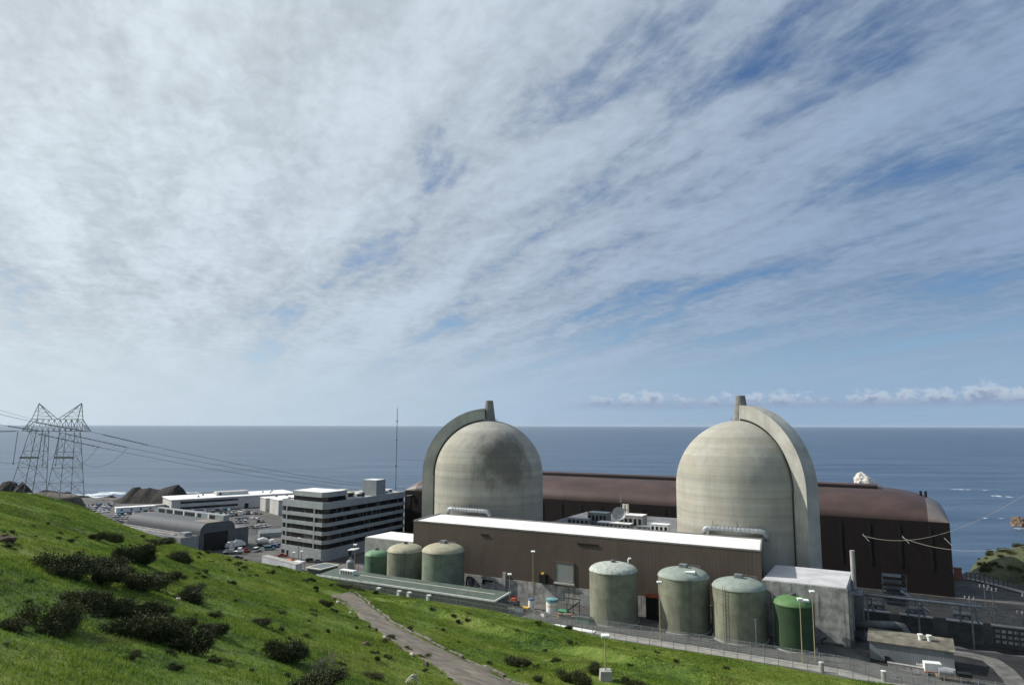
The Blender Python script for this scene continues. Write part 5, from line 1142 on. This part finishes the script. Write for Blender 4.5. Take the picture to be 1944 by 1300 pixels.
p = atz(1813, 1292, 34.05); t = thing('tank_trailer', 'low trailer with a grey cylinder and dark bin at the bottom right', 'trailer', p, AX + .1); MB().box(-3.6, 3.6, -1, 1, .6, .9).build('chassis', M['rust_steel'], t); MB().tube([(-3, 0, 1.7), (-.2, 0, 1.7)], .8, 16).build('cylinder', M['galv'], t, smooth=True, auto=40); MB().box(.6, 3.2, -.9, .9, .9, 2.0).build('bin', M['dark'], t); mb = MB(); [mb.tube([(x, y, .4), (x, y + .22, .4)], .4, 12) for x in (-2.4, 2.4) for y in (-1.1, .9)]; mb.build('wheel', M['tyre'], t)
t = thing('low_wall', 'short concrete barrier between corrugated shed and fence', 'barrier', atz(1716, 1272, 34.0), AX - .05); MB().box(-3.2, 6.5, -.4, .4, -.6, 1.2).build('body', M['concrete'], t); MB().box(-3.3, 6.6, -.46, .46, 1.2, 1.36).build('coping', M['concrete_pale'], t)
p = atz(700, 1083, 35); t = thing('upright_tank', 'slim grey upright tank in the gap beside the annex and office block', 'tank', W(-31, -48, 32)); MB().lathe([(1.5, -2), (1.5, 7.5), (.9, 8.1)], seg=20).build('shell', M['grey_panel'], t, smooth=True, auto=40); MB().tube([(0, 0, 8), (0, 0, 8.8)], .4, 8).build('vent', M['steel'], t)
t = thing('white_awning', 'bright white awning high in the gap left of the annex', 'awning', W(-31.5, -46, 43)); MB().add([(-2, -1, 0), (2, -1, .6), (2, 1, .8), (-2, 1, .2), (-2, -1, .35), (2, -1, .95), (2, 1, 1.15), (-2, 1, .55)], [(3, 2, 1, 0), (4, 5, 6, 7), (0, 1, 5, 4), (1, 2, 6, 5), (2, 3, 7, 6), (3, 0, 4, 7)]).build('sheet', M['white_paint'], t); mb = MB(); [mb.bar((x, y, -17), (x, y, .4), .16) for x in (-1.8, 1.8) for y in (-.8, .8)]; mb.build('post', M['steel_dark'], t)

# ================================================================== power line
M['pylon'] = plain('pylon', (.21, .21, .20), .6, .15, .5, metal=.2)
S4 = .0403
TZ = 59.3; tc_ = atY(97, 945, 300); t = thing('power_pylon', 'twin legged steel lattice pylon with two horned peaks at the far left', 'pylon', (tc_[0], 300, TZ), R(3))
def zp(zx, zy, y=0.): return ((zx - 515) * .0386, y, (1080 - zy) * .0414)
def lattice_leg(tl, tr, bl, br, n, dtop, dbot):
    """four-sided tapering mast: corners from zoomed measurements, depth front to back"""
    mb = MB(); rails = []
    for (tp, bt) in ((tl, bl), (tr, br)):
        for s_ in (-1, 1):
            p, q_ = Vector(zp(*tp, s_ * dtop)), Vector(zp(*bt, s_ * dbot)); rails.append((p, q_)); mb.bar(p, q_, .25)
    for i in range(n):
        f0, f1 = (i / n) ** .85, ((i + 1) / n) ** .85
        for (a, b) in ((0, 1), (1, 3), (3, 2), (2, 0)):
            A0, B0 = rails[a][0].lerp(rails[a][1], f0), rails[b][0].lerp(rails[b][1], f0); A1, B1 = rails[a][0].lerp(rails[a][1], f1), rails[b][0].lerp(rails[b][1], f1)
            mb.bar(A0, B1, .10); mb.bar(B0, A1, .10); mb.bar(A1, B1, .14)
    return mb
lattice_leg((262, 400), (400, 410), (128, 1085), (382, 1085), 4, 2.2, 5.0).build('leg', M['pylon'], t)
lattice_leg((585, 420), (745, 420), (530, 1085), (800, 1085), 4, 2.2, 5.0).build('leg', M['pylon'], t)
for xs in ((195, 388), (568, 770)): MB().bar(zp(xs[0], 680, -3.2), zp(xs[1], 680, -3.2), .9).build('platform', M['pylon'], t)
def truss(mb, A, B, C, D, n, w_=.12):
    A, B, C, D = map(Vector, (A, B, C, D))
    mb.bar(A, B, .26); mb.bar(C, D, .26)
    for i in range(n):
        a0, a1 = A.lerp(B, i / n), A.lerp(B, (i + 1) / n); c0, c1 = C.lerp(D, i / n), C.lerp(D, (i + 1) / n); mb.bar(a0, c1, w_); mb.bar(c0, a1, w_); mb.bar(a1, c1, w_)
mb = MB()
for y in (-2, 2): truss(mb, zp(265, 288, y), zp(765, 288, y), zp(265, 410, y), zp(765, 410, y), 8)
for x in np.linspace(265, 765, 9): mb.bar(zp(x, 288, -2), zp(x, 288, 2), .10); mb.bar(zp(x, 410, -2), zp(x, 410, 2), .10)
mb.build('crossbeam', M['pylon'], t)
for tip, base, inn in (((300, 120), 265, 490), ((768, 117), 765, 545)):
    mb = MB()
    for y in (-2, 2):
        mb.bar(zp(*tip), zp(base, 288, y), .26); mb.bar(zp(*tip), zp(inn, 288, y), .26)
        for f in (.3, .55, .78):
            a = Vector(zp(*tip)).lerp(Vector(zp(base, 288, y)), f); b = Vector(zp(*tip)).lerp(Vector(zp(inn, 288, y)), f); mb.bar(a, b, .10)
            a2 = Vector(zp(*tip)).lerp(Vector(zp(base, 288, y)), min(1, f + .22)); mb.bar(b, a2, .10)
    mb.build('peak', M['pylon'], t)
for tip, base in (((140, 408), 265), ((890, 414), 765)):
    mb = MB()
    for y in (-2, 2):
        mb.bar(zp(*tip), zp(base, 288, y), .24); mb.bar(zp(*tip), zp(base, 410, y), .26)
        for f in (.35, .65): a = Vector(zp(*tip)).lerp(Vector(zp(base, 288, y)), f); b = Vector(zp(*tip)).lerp(Vector(zp(base, 410, y)), f); mb.bar(a, b, .10); mb.bar(b, Vector(zp(*tip)).lerp(Vector(zp(base, 288, y)), f + .3), .10)
    mb.build('arm', M['pylon'], t)
def insul(mb, p, q_, n=16, r=.22):
    P_, Q_ = Vector(p), Vector(q_)
    pts = [P_.lerp(Q_, i / (2 * n)) for i in range(2 * n + 1)]; mb.tube(pts, [r if i % 2 else r * .45 for i in range(2 * n + 1)], 8)
for zx, z0, z1, x1 in ((95, 415, 740, 75), (395, 420, 760, 392), (548, 430, 755, 535)):
    mb = MB(); insul(mb, zp(zx, z0, 0), zp(x1, z1, 0)); mb.bar(zp(x1, z1, 0), zp(x1, z1 + 14, 0), .5); mb.build('insulator', M['insulator'], t)
RT = Matrix.Rotation(R(3), 3, 'Z')
def tw(zx, zy, y=0.): v_ = RT @ Vector(zp(zx, zy, y)); return np.array([v_.x + tc_[0], v_.y + 300, v_.z + TZ])
def sagline(p, q_, sag, n=40): tt = np.linspace(0, 1, n); return [tuple(p * (1 - x) + q_ * x - np.array([0, 0, 4 * sag * x * (1 - x)])) for x in tt]
def conductor(name, label, p, q_, sag, ins=None, r=.06, group=None, ins_end=None, mat='wire', rend=None):
    t_ = thing(name, label, 'power line', p, 0, group); L_ = sagline(p, q_, sag); loc_ = [tuple(np.array(x) - p) for x in L_]
    MB().tube(loc_, r if rend is None else list(np.linspace(r, rend, len(loc_))), 5).build('wire', M[mat], t_)
    n = len(loc_)
    if ins: mb = MB(); insul(mb, loc_[1], loc_[1 + ins], 12, .3); mb.build('insulator', M['insulator'], t_)
    if ins_end: mb = MB(); insul(mb, loc_[-2], loc_[-2 - ins_end], 12, .28); mb.build('insulator', M['insulator'], t_)
    return t_
ends = [W(-97.2, 92, 51), W(-97.2, 84, 51), W(-97.2, 75, 50)]
GL = 'conductors from the pylon to the brown hall'
conductor('power_line', 'power cable from the right arm tip of the pylon down to the brown hall', tw(890, 414), ends[0], 3.5, 4, .07, GL)
conductor('power_line', 'power cable from the middle of the pylon beam down to the brown hall', tw(480, 412, 1), ends[1], 3.5, 5, .07, GL)
conductor('power_line', 'lowest power cable from the left arm of the pylon to the brown hall', tw(150, 410, 2), ends[2], 3.5, 5, .07, GL)
GK = 'conductors leaving the pylon to the left'
conductor('power_line', 'power cable leaving the left arm of the pylon out of view, lower one', tw(140, 408, -2), atY(-330, 780, 190), 2, 6, .07, GK)
conductor('power_line', 'power cable leaving the pylon beam out of view, middle one', tw(400, 410, -2), atY(-330, 715, 190), 2, 8, .07, GK)
conductor('power_line', 'power cable leaving the right pylon arm toward the left, crossing the beam', tw(888, 414, -2), atY(-330, 690, 190), 2, 10, .07, GK)
conductor('ground_wire', 'thin ground wire leaving the left side of the pylon top', tw(265, 288, -1), atY(-330, 655, 190), 1.5, None, .05)
def jumper(label, p, q_, sag): t_ = thing('jumper_cable', label, 'cable', p, 0, 'slack jumper loops on the pylon'); MB().tube([tuple(np.array(x) - p) for x in sagline(p, q_, sag)], .06, 5).build('wire', M['wire'], t_); MB().lathe([(.15, -.2), (.15, .2)], seg=8).build('clamp', M['insulator'], t_)
jumper('slack cable loop hanging under the right arm of the pylon', tw(760, 700, 0), tw(1280, 585, 2), 5.5)
jumper('slack cable loop hanging between the pylon legs, right one', tw(600, 755, 1), tw(950, 575, 2), 4.0)
jumper('slack cable loop hanging between the pylon legs, left one', tw(160, 735, 1), tw(560, 560, 2), 4.5)
jumper('slack cable loop at the far left of the pylon', tw(-60, 730, 0), tw(180, 720, 0), .6)
# lines into the right end of the hall
def hallpt(u, v): a, b, z = atb(u, v, 66.6); return W(a, b, z)
GR = 'conductors hanging across the right end of the brown hall'
h1, h2, h3 = hallpt(1638, 1016), hallpt(1713, 1020), hallpt(1793, 1024)
conductor('power_line', 'pale twin cable sagging across the brown hall and rising past its right end', h1, atY(2080, 842, 150), 8.8, None, .06, GR, mat='wire_light', rend=.04)
conductor('power_line', 'lower pale cable sagging across the right corner of the brown hall', h2, atY(2120, 985, 160), 6.0, None, .06, GR, mat='wire_light', rend=.04)
for h_, lab in ((h1, 'pale insulator string on the brown hall wall, leftmost'), (h2, 'pale insulator string on the brown hall wall, middle one'), (h3, 'pale insulator string on the brown hall wall, rightmost')):
    t_ = thing('insulator_string', lab, 'insulator', h_, AX, 'insulator strings on the hall wall'); mb = MB(); insul(mb, (0, 0, .6), (2.2, -3.2, -1.6), 12, .19); mb.build('discs', M['insulator'], t_); MB().box(-.3, .3, -.1, .35, .2, 1.0).build('bracket', M['dark'], t_)
a_, b_, z_ = -90.5, 66.4, 51.0
t_ = thing('insulator_string', 'pale insulator string at the left end of the brown hall', 'insulator', W(a_, b_, z_), AX); mb = MB(); insul(mb, (0, 0, 0), (-3.4, -.6, -.5), 12, .3); mb.build('discs', M['cream_paint'], t_); MB().box(-.3, .3, -.1, .5, -.3, .4).build('bracket', M['dark'], t_)
#%%PART4
# ================================================================== vegetation
def leafmat(name, lo, mid, hi):
    m, gg, b = newmat(name); tc = gg.n('ShaderNodeTexCoord').outputs['Object']; oi = gg.n('ShaderNodeObjectInfo')
    f = gg.m('ADD', gg.noise(tc, 7., 4, .6), gg.m('MULTIPLY_ADD', oi.outputs['Random'], .16, -.08))
    gg.put(b.inputs['Base Color'], gg.ramp(f, [(.33, lo), (.52, mid), (.72, hi)])); b.inputs['Roughness'].default_value = .7; b.inputs['Specular IOR Level'].default_value = .2
    return m
M['scrub'] = leafmat('scrub', (.025, .031, .011), (.060, .070, .022), (.135, .132, .050))
M['stem'] = plain('stem', (.09, .07, .05), .9, .2, 3.)
def shrub_mesh(seed, n=2600, spread=1.0, leaf=.030):
    r_ = np.random.default_rng(seed); nl = r_.integers(5, 9)
    cen = np.stack([r_.uniform(-.33, .33, nl) * spread, r_.uniform(-.26, .26, nl), r_.uniform(.12, .34, nl)], 1); rad = r_.uniform(.12, .24, nl)
    k = r_.integers(0, nl, n); v = r_.normal(size=(n, 3)); v /= np.linalg.norm(v, axis=1)[:, None]
    P = cen[k] + v * (rad[k] * r_.uniform(.35, 1.0, n) ** .6 * (1 + .38 * r_.normal(size=n)))[:, None]; P[:, 2] = np.abs(P[:, 2] * .95)
    up = P - np.array([0, 0, -.1]); up /= np.linalg.norm(up, axis=1)[:, None]
    d1 = up * .6 + np.array([0, 0, .6]) + .6 * r_.normal(size=(n, 3)); d1 /= np.linalg.norm(d1, axis=1)[:, None]
    d2 = np.cross(d1, r_.normal(size=(n, 3))); d2 /= np.linalg.norm(d2, axis=1)[:, None]
    L = leaf * r_.uniform(.7, 1.9, n)[:, None]; w_ = L * .42
    V = np.stack([P - d2 * w_ * .5, P + d1 * L * .6 + d2 * w_, P + d1 * L * 1.5, P + d1 * L * .6 - d2 * w_], 1).reshape(-1, 3)
    F = np.arange(4 * n).reshape(n, 4)
    me = bpy.data.meshes.new('foliage'); me.from_pydata(V.tolist(), [], F.tolist()); me.materials.append(M['scrub']); me.update()
    mb = MB()
    for c in cen: mb.tube([(c[0] * .15, c[1] * .15, -.12), (c[0] * .6, c[1] * .6, c[2] * .5), tuple(c)], [.018, .012, .006], 5)
    for q_ in range(14):
        c = cen[q_ % nl]; e = c + r_.normal(size=3) * .12 + np.array([0, 0, .12]); mb.tube([tuple(c * .7), tuple(e)], [.007, .003], 4)
    return me, mb.mesh('stem', M['stem'])
SH = [shrub_mesh(s, 11000, 1.15, .0175) for s in (1, 2, 3, 4, 5, 6)]; SMALL = [shrub_mesh(s, 1500, 1.0, .034) for s in (11, 12, 13, 14)]
def shrub(x, y, z, w_, h_, label, group=None, small=False, rot=None, name='shrub'):
    fo, stm = random.choice(SMALL if small else SH)
    t = thing(name, label, 'shrub', (x, y, z - .05), random.uniform(0, 6.28) if rot is None else rot, group)
    for nm, me in (('foliage', fo), ('stem', stm)):
        o = bpy.data.objects.new(nm, me); col.objects.link(o); o.parent = t; o.scale = (w_, w_ * random.uniform(.75, 1.0), h_ * 1.75)
    return t
def shrub_px(u, v, wpx, hpx, label, group=None, small=False, n=1):
    p = on_ground(u, v); dist = math.hypot(p[0], p[1]); mpp = dist / FPX
    shrub(p[0], p[1], p[2], wpx * mpp * 1.27, hpx * mpp * .78, label, group, small)
big = [
 (108, 1088, 62, 44, 'dark bush at the upper left tip of the big thicket'), (140, 1102, 60, 42, 'dark bush second from the left tip of the thicket'), (168, 1092, 60, 36, 'dark bush on the upper edge of the thicket, left of its middle'),
 (200, 1082, 66, 36, 'tallest dark bush on the upper edge of the thicket'), (198, 1112, 62, 40, 'dark bush in the heart of the upper thicket'), (230, 1104, 50, 32, 'dark bush on the right flank of the upper thicket'),
 (266, 1122, 60, 42, 'dark bush at the right end of the upper thicket'), (298, 1122, 50, 34, 'rounded dark bush beside the right end of the thicket'), (315, 1104, 38, 24, 'dark bush right of and above the thicket'),
 (252, 1066, 50, 40, 'dark bush on the slope between thicket and hangar'), (272, 1072, 36, 30, 'lower dark bush on the slope below the hangar'), (335, 1064, 34, 22, 'dark bush near the crest below the hangar mouth, upper one'), (350, 1069, 30, 20, 'dark bush near the crest below the hangar mouth, lower one'),
 (294, 1033, 46, 16, 'dark bush on the crest line in front of the hangar side'), (215, 1030, 26, 22, 'small dark bush left below the hangar on the crest'), (183, 1024, 24, 18, 'small dark bush on the crest left of the hangar'),
 (365, 1143, 54, 34, 'rounded dark bush standing alone right of the thicket'), (352, 1134, 34, 24, 'dark bush touching the lone rounded bush'),
 (145, 1146, 50, 34, 'dark bush at the left end of the lower thicket'), (180, 1160, 60, 40, 'dark bush second in the lower thicket'), (216, 1166, 66, 42, 'wide dark bush in the middle of the lower thicket'), (250, 1176, 58, 40, 'dark bush right of the middle of the lower thicket'),
 (232, 1208, 60, 46, 'dark bush at the near left of the lower thicket'), (272, 1216, 72, 56, 'large dark bush at the near edge of the lower thicket'), (318, 1226, 72, 58, 'largest dark bush of the lower thicket'), (358, 1240, 60, 54, 'dark bush at the right end of the lower thicket'), (286, 1172, 46, 32, 'dark bush bridging both thickets'), (308, 1165, 38, 24, 'small dark bush at the right of the bridge between thickets'), (340, 1200, 44, 34, 'dark bush on the upper right of the lower thicket'),
 (90, 1190, 68, 52, 'dark bush alone at the left below the thicket'), (118, 1204, 56, 40, 'dark bush growing against the lone left bush'), (24, 1194, 40, 22, 'low dark bush at the left edge of the view'),
 (402, 1206, 42, 26, 'low dark bush right of the lower thicket'), (552, 1256, 64, 56, 'dark bush in the middle of the slope left of the path'), (522, 1246, 46, 42, 'dark bush leaning on the bush left of the path'), (575, 1248, 30, 26, 'dark shoot bush right of the bush left of the path'),
 (590, 1306, 92, 38, 'dark bush cut by the bottom edge under the bare twigs'), (620, 1300, 36, 34, 'dark bush at the bottom edge under the bare twigs, right one'), (498, 1188, 40, 18, 'flat dark bush on the mid slope'), (370, 1122, 30, 18, 'grey green bush above the lone rounded bush'),
 (975, 1264, 44, 26, 'dark bush right of the path near the bend in the ditch'), (1021, 1294, 20, 16, 'small dark bush near the bottom edge right of the path'), (1074, 1292, 36, 26, 'dark bush left of the floodlight plinth'), (1105, 1302, 44, 36, 'dark bush at the bottom edge left of the plinth'), (1126, 1280, 32, 26, 'dark bush just behind the plinth'), (1206, 1304, 40, 22, 'dark bush at the bottom edge right of the plinth'), (1056, 1254, 16, 9, 'small dark bush above the bushes left of the plinth'), (1080, 1194, 14, 10, 'small dark bush at the fence by the white pipes'),
 (676, 1119, 40, 10, 'low green bush behind the head of the path'), (650, 1116, 34, 10, 'low green bush over the end of the path, left one'), (612, 1147, 18, 12, 'dark bush left of the path head, upper one'), (622, 1152, 20, 15, 'dark bush left of the path head, middle one'), (636, 1163, 16, 11, 'dark bush left of the path head, lower one'), (712, 1127, 12, 9, 'dark bush in front of the leftmost marker post'), (703, 1285, 40, 16, 'low brownish bush left of the lower path'), (742, 1212, 26, 10, 'bush on the left kerb of the path, upper one'), (776, 1237, 26, 12, 'bush on the left kerb of the path, lower one'), (803, 1248, 24, 10, 'dry bush on the left kerb of the path')]
for b_ in big: shrub_px(*b_)
rv_ = random.Random(21)
def scatter(n, us, vs, wr, label, group):
    k = 0; tries = 0
    while k < n and tries < n * 30:
        tries += 1; u, v = rv_.uniform(*us), rv_.uniform(*vs); d = ray(u, v); p = on_ground(u, v)
        if p[1] > 280 or path_dist(np.array([p[0]]), np.array([p[1]]))[0] < .6: continue
        a, b = toab(p[0], p[1])
        if b > B_EDGE - 1.5 or crest_sd(np.array([p[0]]), np.array([p[1]]))[0][0] > 2: continue
        wpx = rv_.uniform(*wr) * (.6 + (v - 930) / 500); mpp = math.hypot(p[0], p[1]) / FPX
        shrub(p[0], p[1], p[2], wpx * mpp, wpx * mpp * rv_.uniform(.35, .6), label, group, True); k += 1
scatter(26, (330, 600), (1050, 1110), (9, 19), 'small dark shrub dotted along the crest between hangar and green shed', 'small shrubs near the crest')
scatter(34, (380, 780), (1110, 1290), (8, 18), 'small dark shrub dotted over the open slope left of the path', 'small shrubs left of the path')
scatter(22, (0, 330), (960, 1060), (9, 22), 'small dark shrub on the grassy shoulder below the pylon', 'small shrubs below the pylon')
scatter(20, (0, 420), (1100, 1290), (10, 24), 'small dark shrub in the near grass around the thickets', 'small shrubs around the thickets')
scatter(34, (700, 1560), (1150, 1290), (6, 15), 'small dark weed clump on the grass bank right of the path', 'weed clumps on the grass bank')
cx_ = random.Random(8)
for k in range(130):
    x, y = cx_.uniform(204, 262), cx_.uniform(272, 334)
    z = float(chill(np.array([x]), np.array([y]))[0])
    if z < 26.6: continue
    s_ = cx_.uniform(1.6, 5.0); shrub(x, y, z, s_, s_ * .5, 'dark coastal bush on the green hill at the right edge', 'bushes on the coastal hill', True)
# bare dead bush and bleached hoop stem near the bottom
p = on_ground(622, 1290); t = thing('dead_shrub', 'bare leafless grey twigs standing near the bottom edge', 'dead shrub', p, 0); sc_ = math.hypot(p[0], p[1]) / FPX
rb = random.Random(4); mb = MB()
def twig(mb, p, d, L, r_, depth):
    q_ = p + d * L; mid = (p + q_) / 2 + Vector((rb.gauss(0, .06), rb.gauss(0, .06), .03)) * L; mb.tube([p, mid, q_], [r_, r_ * .8, r_ * .6], 5)
    if depth:
        for k in range(3): twig(mb, p.lerp(q_, rb.uniform(.45, 1)), (d + Vector((rb.gauss(0, .5), rb.gauss(0, .5), rb.gauss(.1, .3)))).normalized(), L * .65, r_ * .6, depth - 1)
for k in range(5): twig(mb, Vector((rb.gauss(0, .25), rb.gauss(0, .25), -.1)), Vector((rb.gauss(0, .45), rb.gauss(0, .3), 1)).normalized(), 24 * sc_, .06, 3)
mb.build('branch', plain('bleached', (.17, .15, .12), .9, .2, 4.), t)
p = on_ground(782, 1299); t = thing('dry_hoop', 'bleached dry stems bent in a hoop in the grass by the lower path', 'dry plant', p, .3); s_ = math.hypot(p[0], p[1]) / FPX
mb = MB()
for k in range(5): L_ = s_ * rb.uniform(18, 28); mb.tube([(x_ * L_ - .5 * L_, .12 * k, -.05 + L_ * .62 * math.sin(math.pi * min(1, x_ * (.95 - .07 * k)))) for x_ in np.linspace(0, 1, 14)], .06, 5)
mb.build('stem', plain('straw', (.42, .40, .33), .9, .15, 4.), t)
p = on_ground(338, 1137); t = thing('marker_stone', 'small white stone beside the lone rounded bush', 'stone', p, 0)
def stone(name, label, u, v, s, mat, group=None):
    p = on_ground(u, v); bm = bmesh.new(); bmesh.ops.create_icosphere(bm, subdivisions=3, radius=s)
    sd_ = random.uniform(0, 99)
    for vx in bm.verts: vx.co *= 1 + .35 * mnoise.fractal(vx.co / s * 1.1 + Vector((sd_, 0, 0)), 1, 2, 4); vx.co.z *= .62
    me = bpy.data.meshes.new(name); bm.to_mesh(me); bm.free(); me.materials.append(mat); o = bpy.data.objects.new(name, me); col.objects.link(o); o.location = (p[0], p[1], p[2] + s * .15)
    return tag(o, label, 'stone', group)
bpy.data.objects.remove(t)
stone('stone', 'small white stone beside the lone rounded bush', 338, 1138, .3, M['rock_white'])
stone('stone', 'pale flat boulder in the grass at the far left edge', 12, 1028, .9, M['rock_brown'])
stone('stone', 'grey boulder left of the lower path in the grass', 693, 1226, .6, M['rock_brown'])
for k in range(26):
    i = int(k / 26 * 80) + 5; s_ = 1 if k % 3 else -1; e = A_[i] if s_ > 0 else B_[i]; c = PATH_C[i]; x, y = e[0] + (e[0] - c[0]) * .12 + random.uniform(-.4, .4), e[1] + (e[1] - c[1]) * .12
    r_ = random.uniform(.15, .42); bm = bmesh.new(); bmesh.ops.create_icosphere(bm, subdivisions=2, radius=r_)
    for vx in bm.verts: vx.co *= 1 + .35 * mnoise.noise(vx.co / r_ * 1.3 + Vector((k, 0, 0)))
    me = bpy.data.meshes.new('stone'); bm.to_mesh(me); bm.free(); me.materials.append(M['rock_brown'] if k % 4 else M['rock_white']); o = bpy.data.objects.new('stone', me); col.objects.link(o); o.location = (x, y, float(hill(np.array([x]), np.array([y]))[0]) + r_ * .2)
    tag(o, 'loose stone lying along the edge of the dirt path', 'stone', 'stones along the path')

# grass blades over the whole hillside
N = 3200000
gx, gy = rng.uniform(-190, 150, N), rng.uniform(14, 262, N)
d_ = np.hypot(gx, gy); vis = (np.abs(gx) < .80 * gy + 3)
keep = vis & (rng.random(N) < np.clip((80 / d_) ** 1.3, .14, 1.0)); gx, gy = gx[keep], gy[keep]; d_ = d_[keep]
a_g, b_g = toab(gx, gy); s_g, _ = crest_sd(gx, gy)
dens = fbm(gx, gy, .25, 3, 31)
keep = (b_g < B_EDGE - .6) & (s_g < 3) & (path_dist(gx, gy) > -.9 + 1.5 * rng.random(len(gx))) & (rng.random(len(gx)) < np.clip(.75 + .45 * dens, .25, 1)); gx, gy, d_, dens = gx[keep], gy[keep], d_[keep], dens[keep]
gz_ = hill(gx, gy); n = len(gx); nb = 2
base = np.repeat(np.stack([gx, gy, gz_ - .03], 1), nb, 0); nn = n * nb; dd_ = np.repeat(d_, nb)
th = rng.uniform(0, 6.283, nn); Hh = rng.uniform(.08, .24, nn) * (.8 + .5 * np.repeat(np.clip(dens, -1, 1), nb)) * (1 + dd_ / 220); wd = .020 + .00042 * dd_
side = np.stack([np.cos(th), np.sin(th), 0 * th], 1) * wd[:, None]; lean = np.stack([rng.normal(0, .30, nn) * Hh, rng.normal(0, .30, nn) * Hh, Hh], 1); off = np.stack([rng.normal(0, .10, nn), rng.normal(0, .10, nn), 0 * th], 1)
V = np.stack([base + off - side, base + off + side, base + off + lean], 1).reshape(-1, 3).astype(np.float32)
me = bpy.data.meshes.new('grass'); me.vertices.add(len(V)); me.vertices.foreach_set('co', V.ravel()); me.loops.add(len(V)); me.loops.foreach_set('vertex_index', np.arange(len(V), dtype=np.int32))
me.polygons.add(nn); me.polygons.foreach_set('loop_start', np.arange(0, 3 * nn, 3, dtype=np.int32)); me.polygons.foreach_set('loop_total', np.full(nn, 3, np.int32)); me.update(calc_edges=True)
def blades():
    m, gg, b = newmat('grass_blade'); tc = gg.n('ShaderNodeTexCoord').outputs['Object']
    n1 = gg.noise(tc, .045, 5, .6); n2 = gg.noise(tc, .33, 6, .65); n3 = gg.noise(tc, 1.15, 5, .7)
    f = gg.m('ADD', gg.m('MULTIPLY', n1, .38), gg.m('ADD', gg.m('MULTIPLY', n2, .34), gg.m('MULTIPLY', n3, .33)))
    cc = gg.ramp(f, [(.39, (0.042, 0.079, 0.017)), (.46, (0.104, 0.177, 0.025)), (.54, (0.192, 0.266, 0.038)), (.64, (0.307, 0.341, 0.087))])
    dd = gg.noise(gg.mapping(tc, loc=(40, 9, 3)), .16, 6, .7); cc = gg.mix(gg.sstep(dd, .54, .70, 0, .6), cc, (.22, .19, .09))
    gg.put(b.inputs['Base Color'], cc); b.inputs['Roughness'].default_value = .65; b.inputs['Specular IOR Level'].default_value = .2
    tr = gg.n('ShaderNodeBsdfTranslucent'); gg.put(tr.inputs['Color'], cc); mx = gg.n('ShaderNodeMixShader'); mx.inputs[0].default_value = .3
    gg.nt.links.new(b.outputs[0], mx.inputs[1]); gg.nt.links.new(tr.outputs[0], mx.inputs[2])
    out = [x for x in gg.nt.nodes if x.type == 'OUTPUT_MATERIAL'][0]; gg.nt.links.new(mx.outputs[0], out.inputs[0]); return m
me.materials.append(blades()); go = bpy.data.objects.new('grass', me); col.objects.link(go)
tag(go, 'short green grass covering the hillside', 'grass', kind='stuff')
print('cars', ncar, 'blades', nn, 'objects', len(bpy.data.objects))

# ================================================================== sea air
mh, gh, bh = newmat('haze'); mh.node_tree.nodes.remove(bh)
pv = gh.n('ShaderNodeVolumePrincipled'); pv.inputs['Color'].default_value = (.74, .86, .98, 1); pv.inputs['Density'].default_value = 1.1e-5; pv.inputs['Anisotropy'].default_value = .2
gh.nt.links.new(pv.outputs[0], [x for x in gh.nt.nodes if x.type == 'OUTPUT_MATERIAL'][0].inputs['Volume'])
tag(MB().box(-83000, 83000, -83000, 83000, -25, 128).build('haze', mh), 'thin pale sea haze over the water toward the horizon', 'haze', kind='stuff')
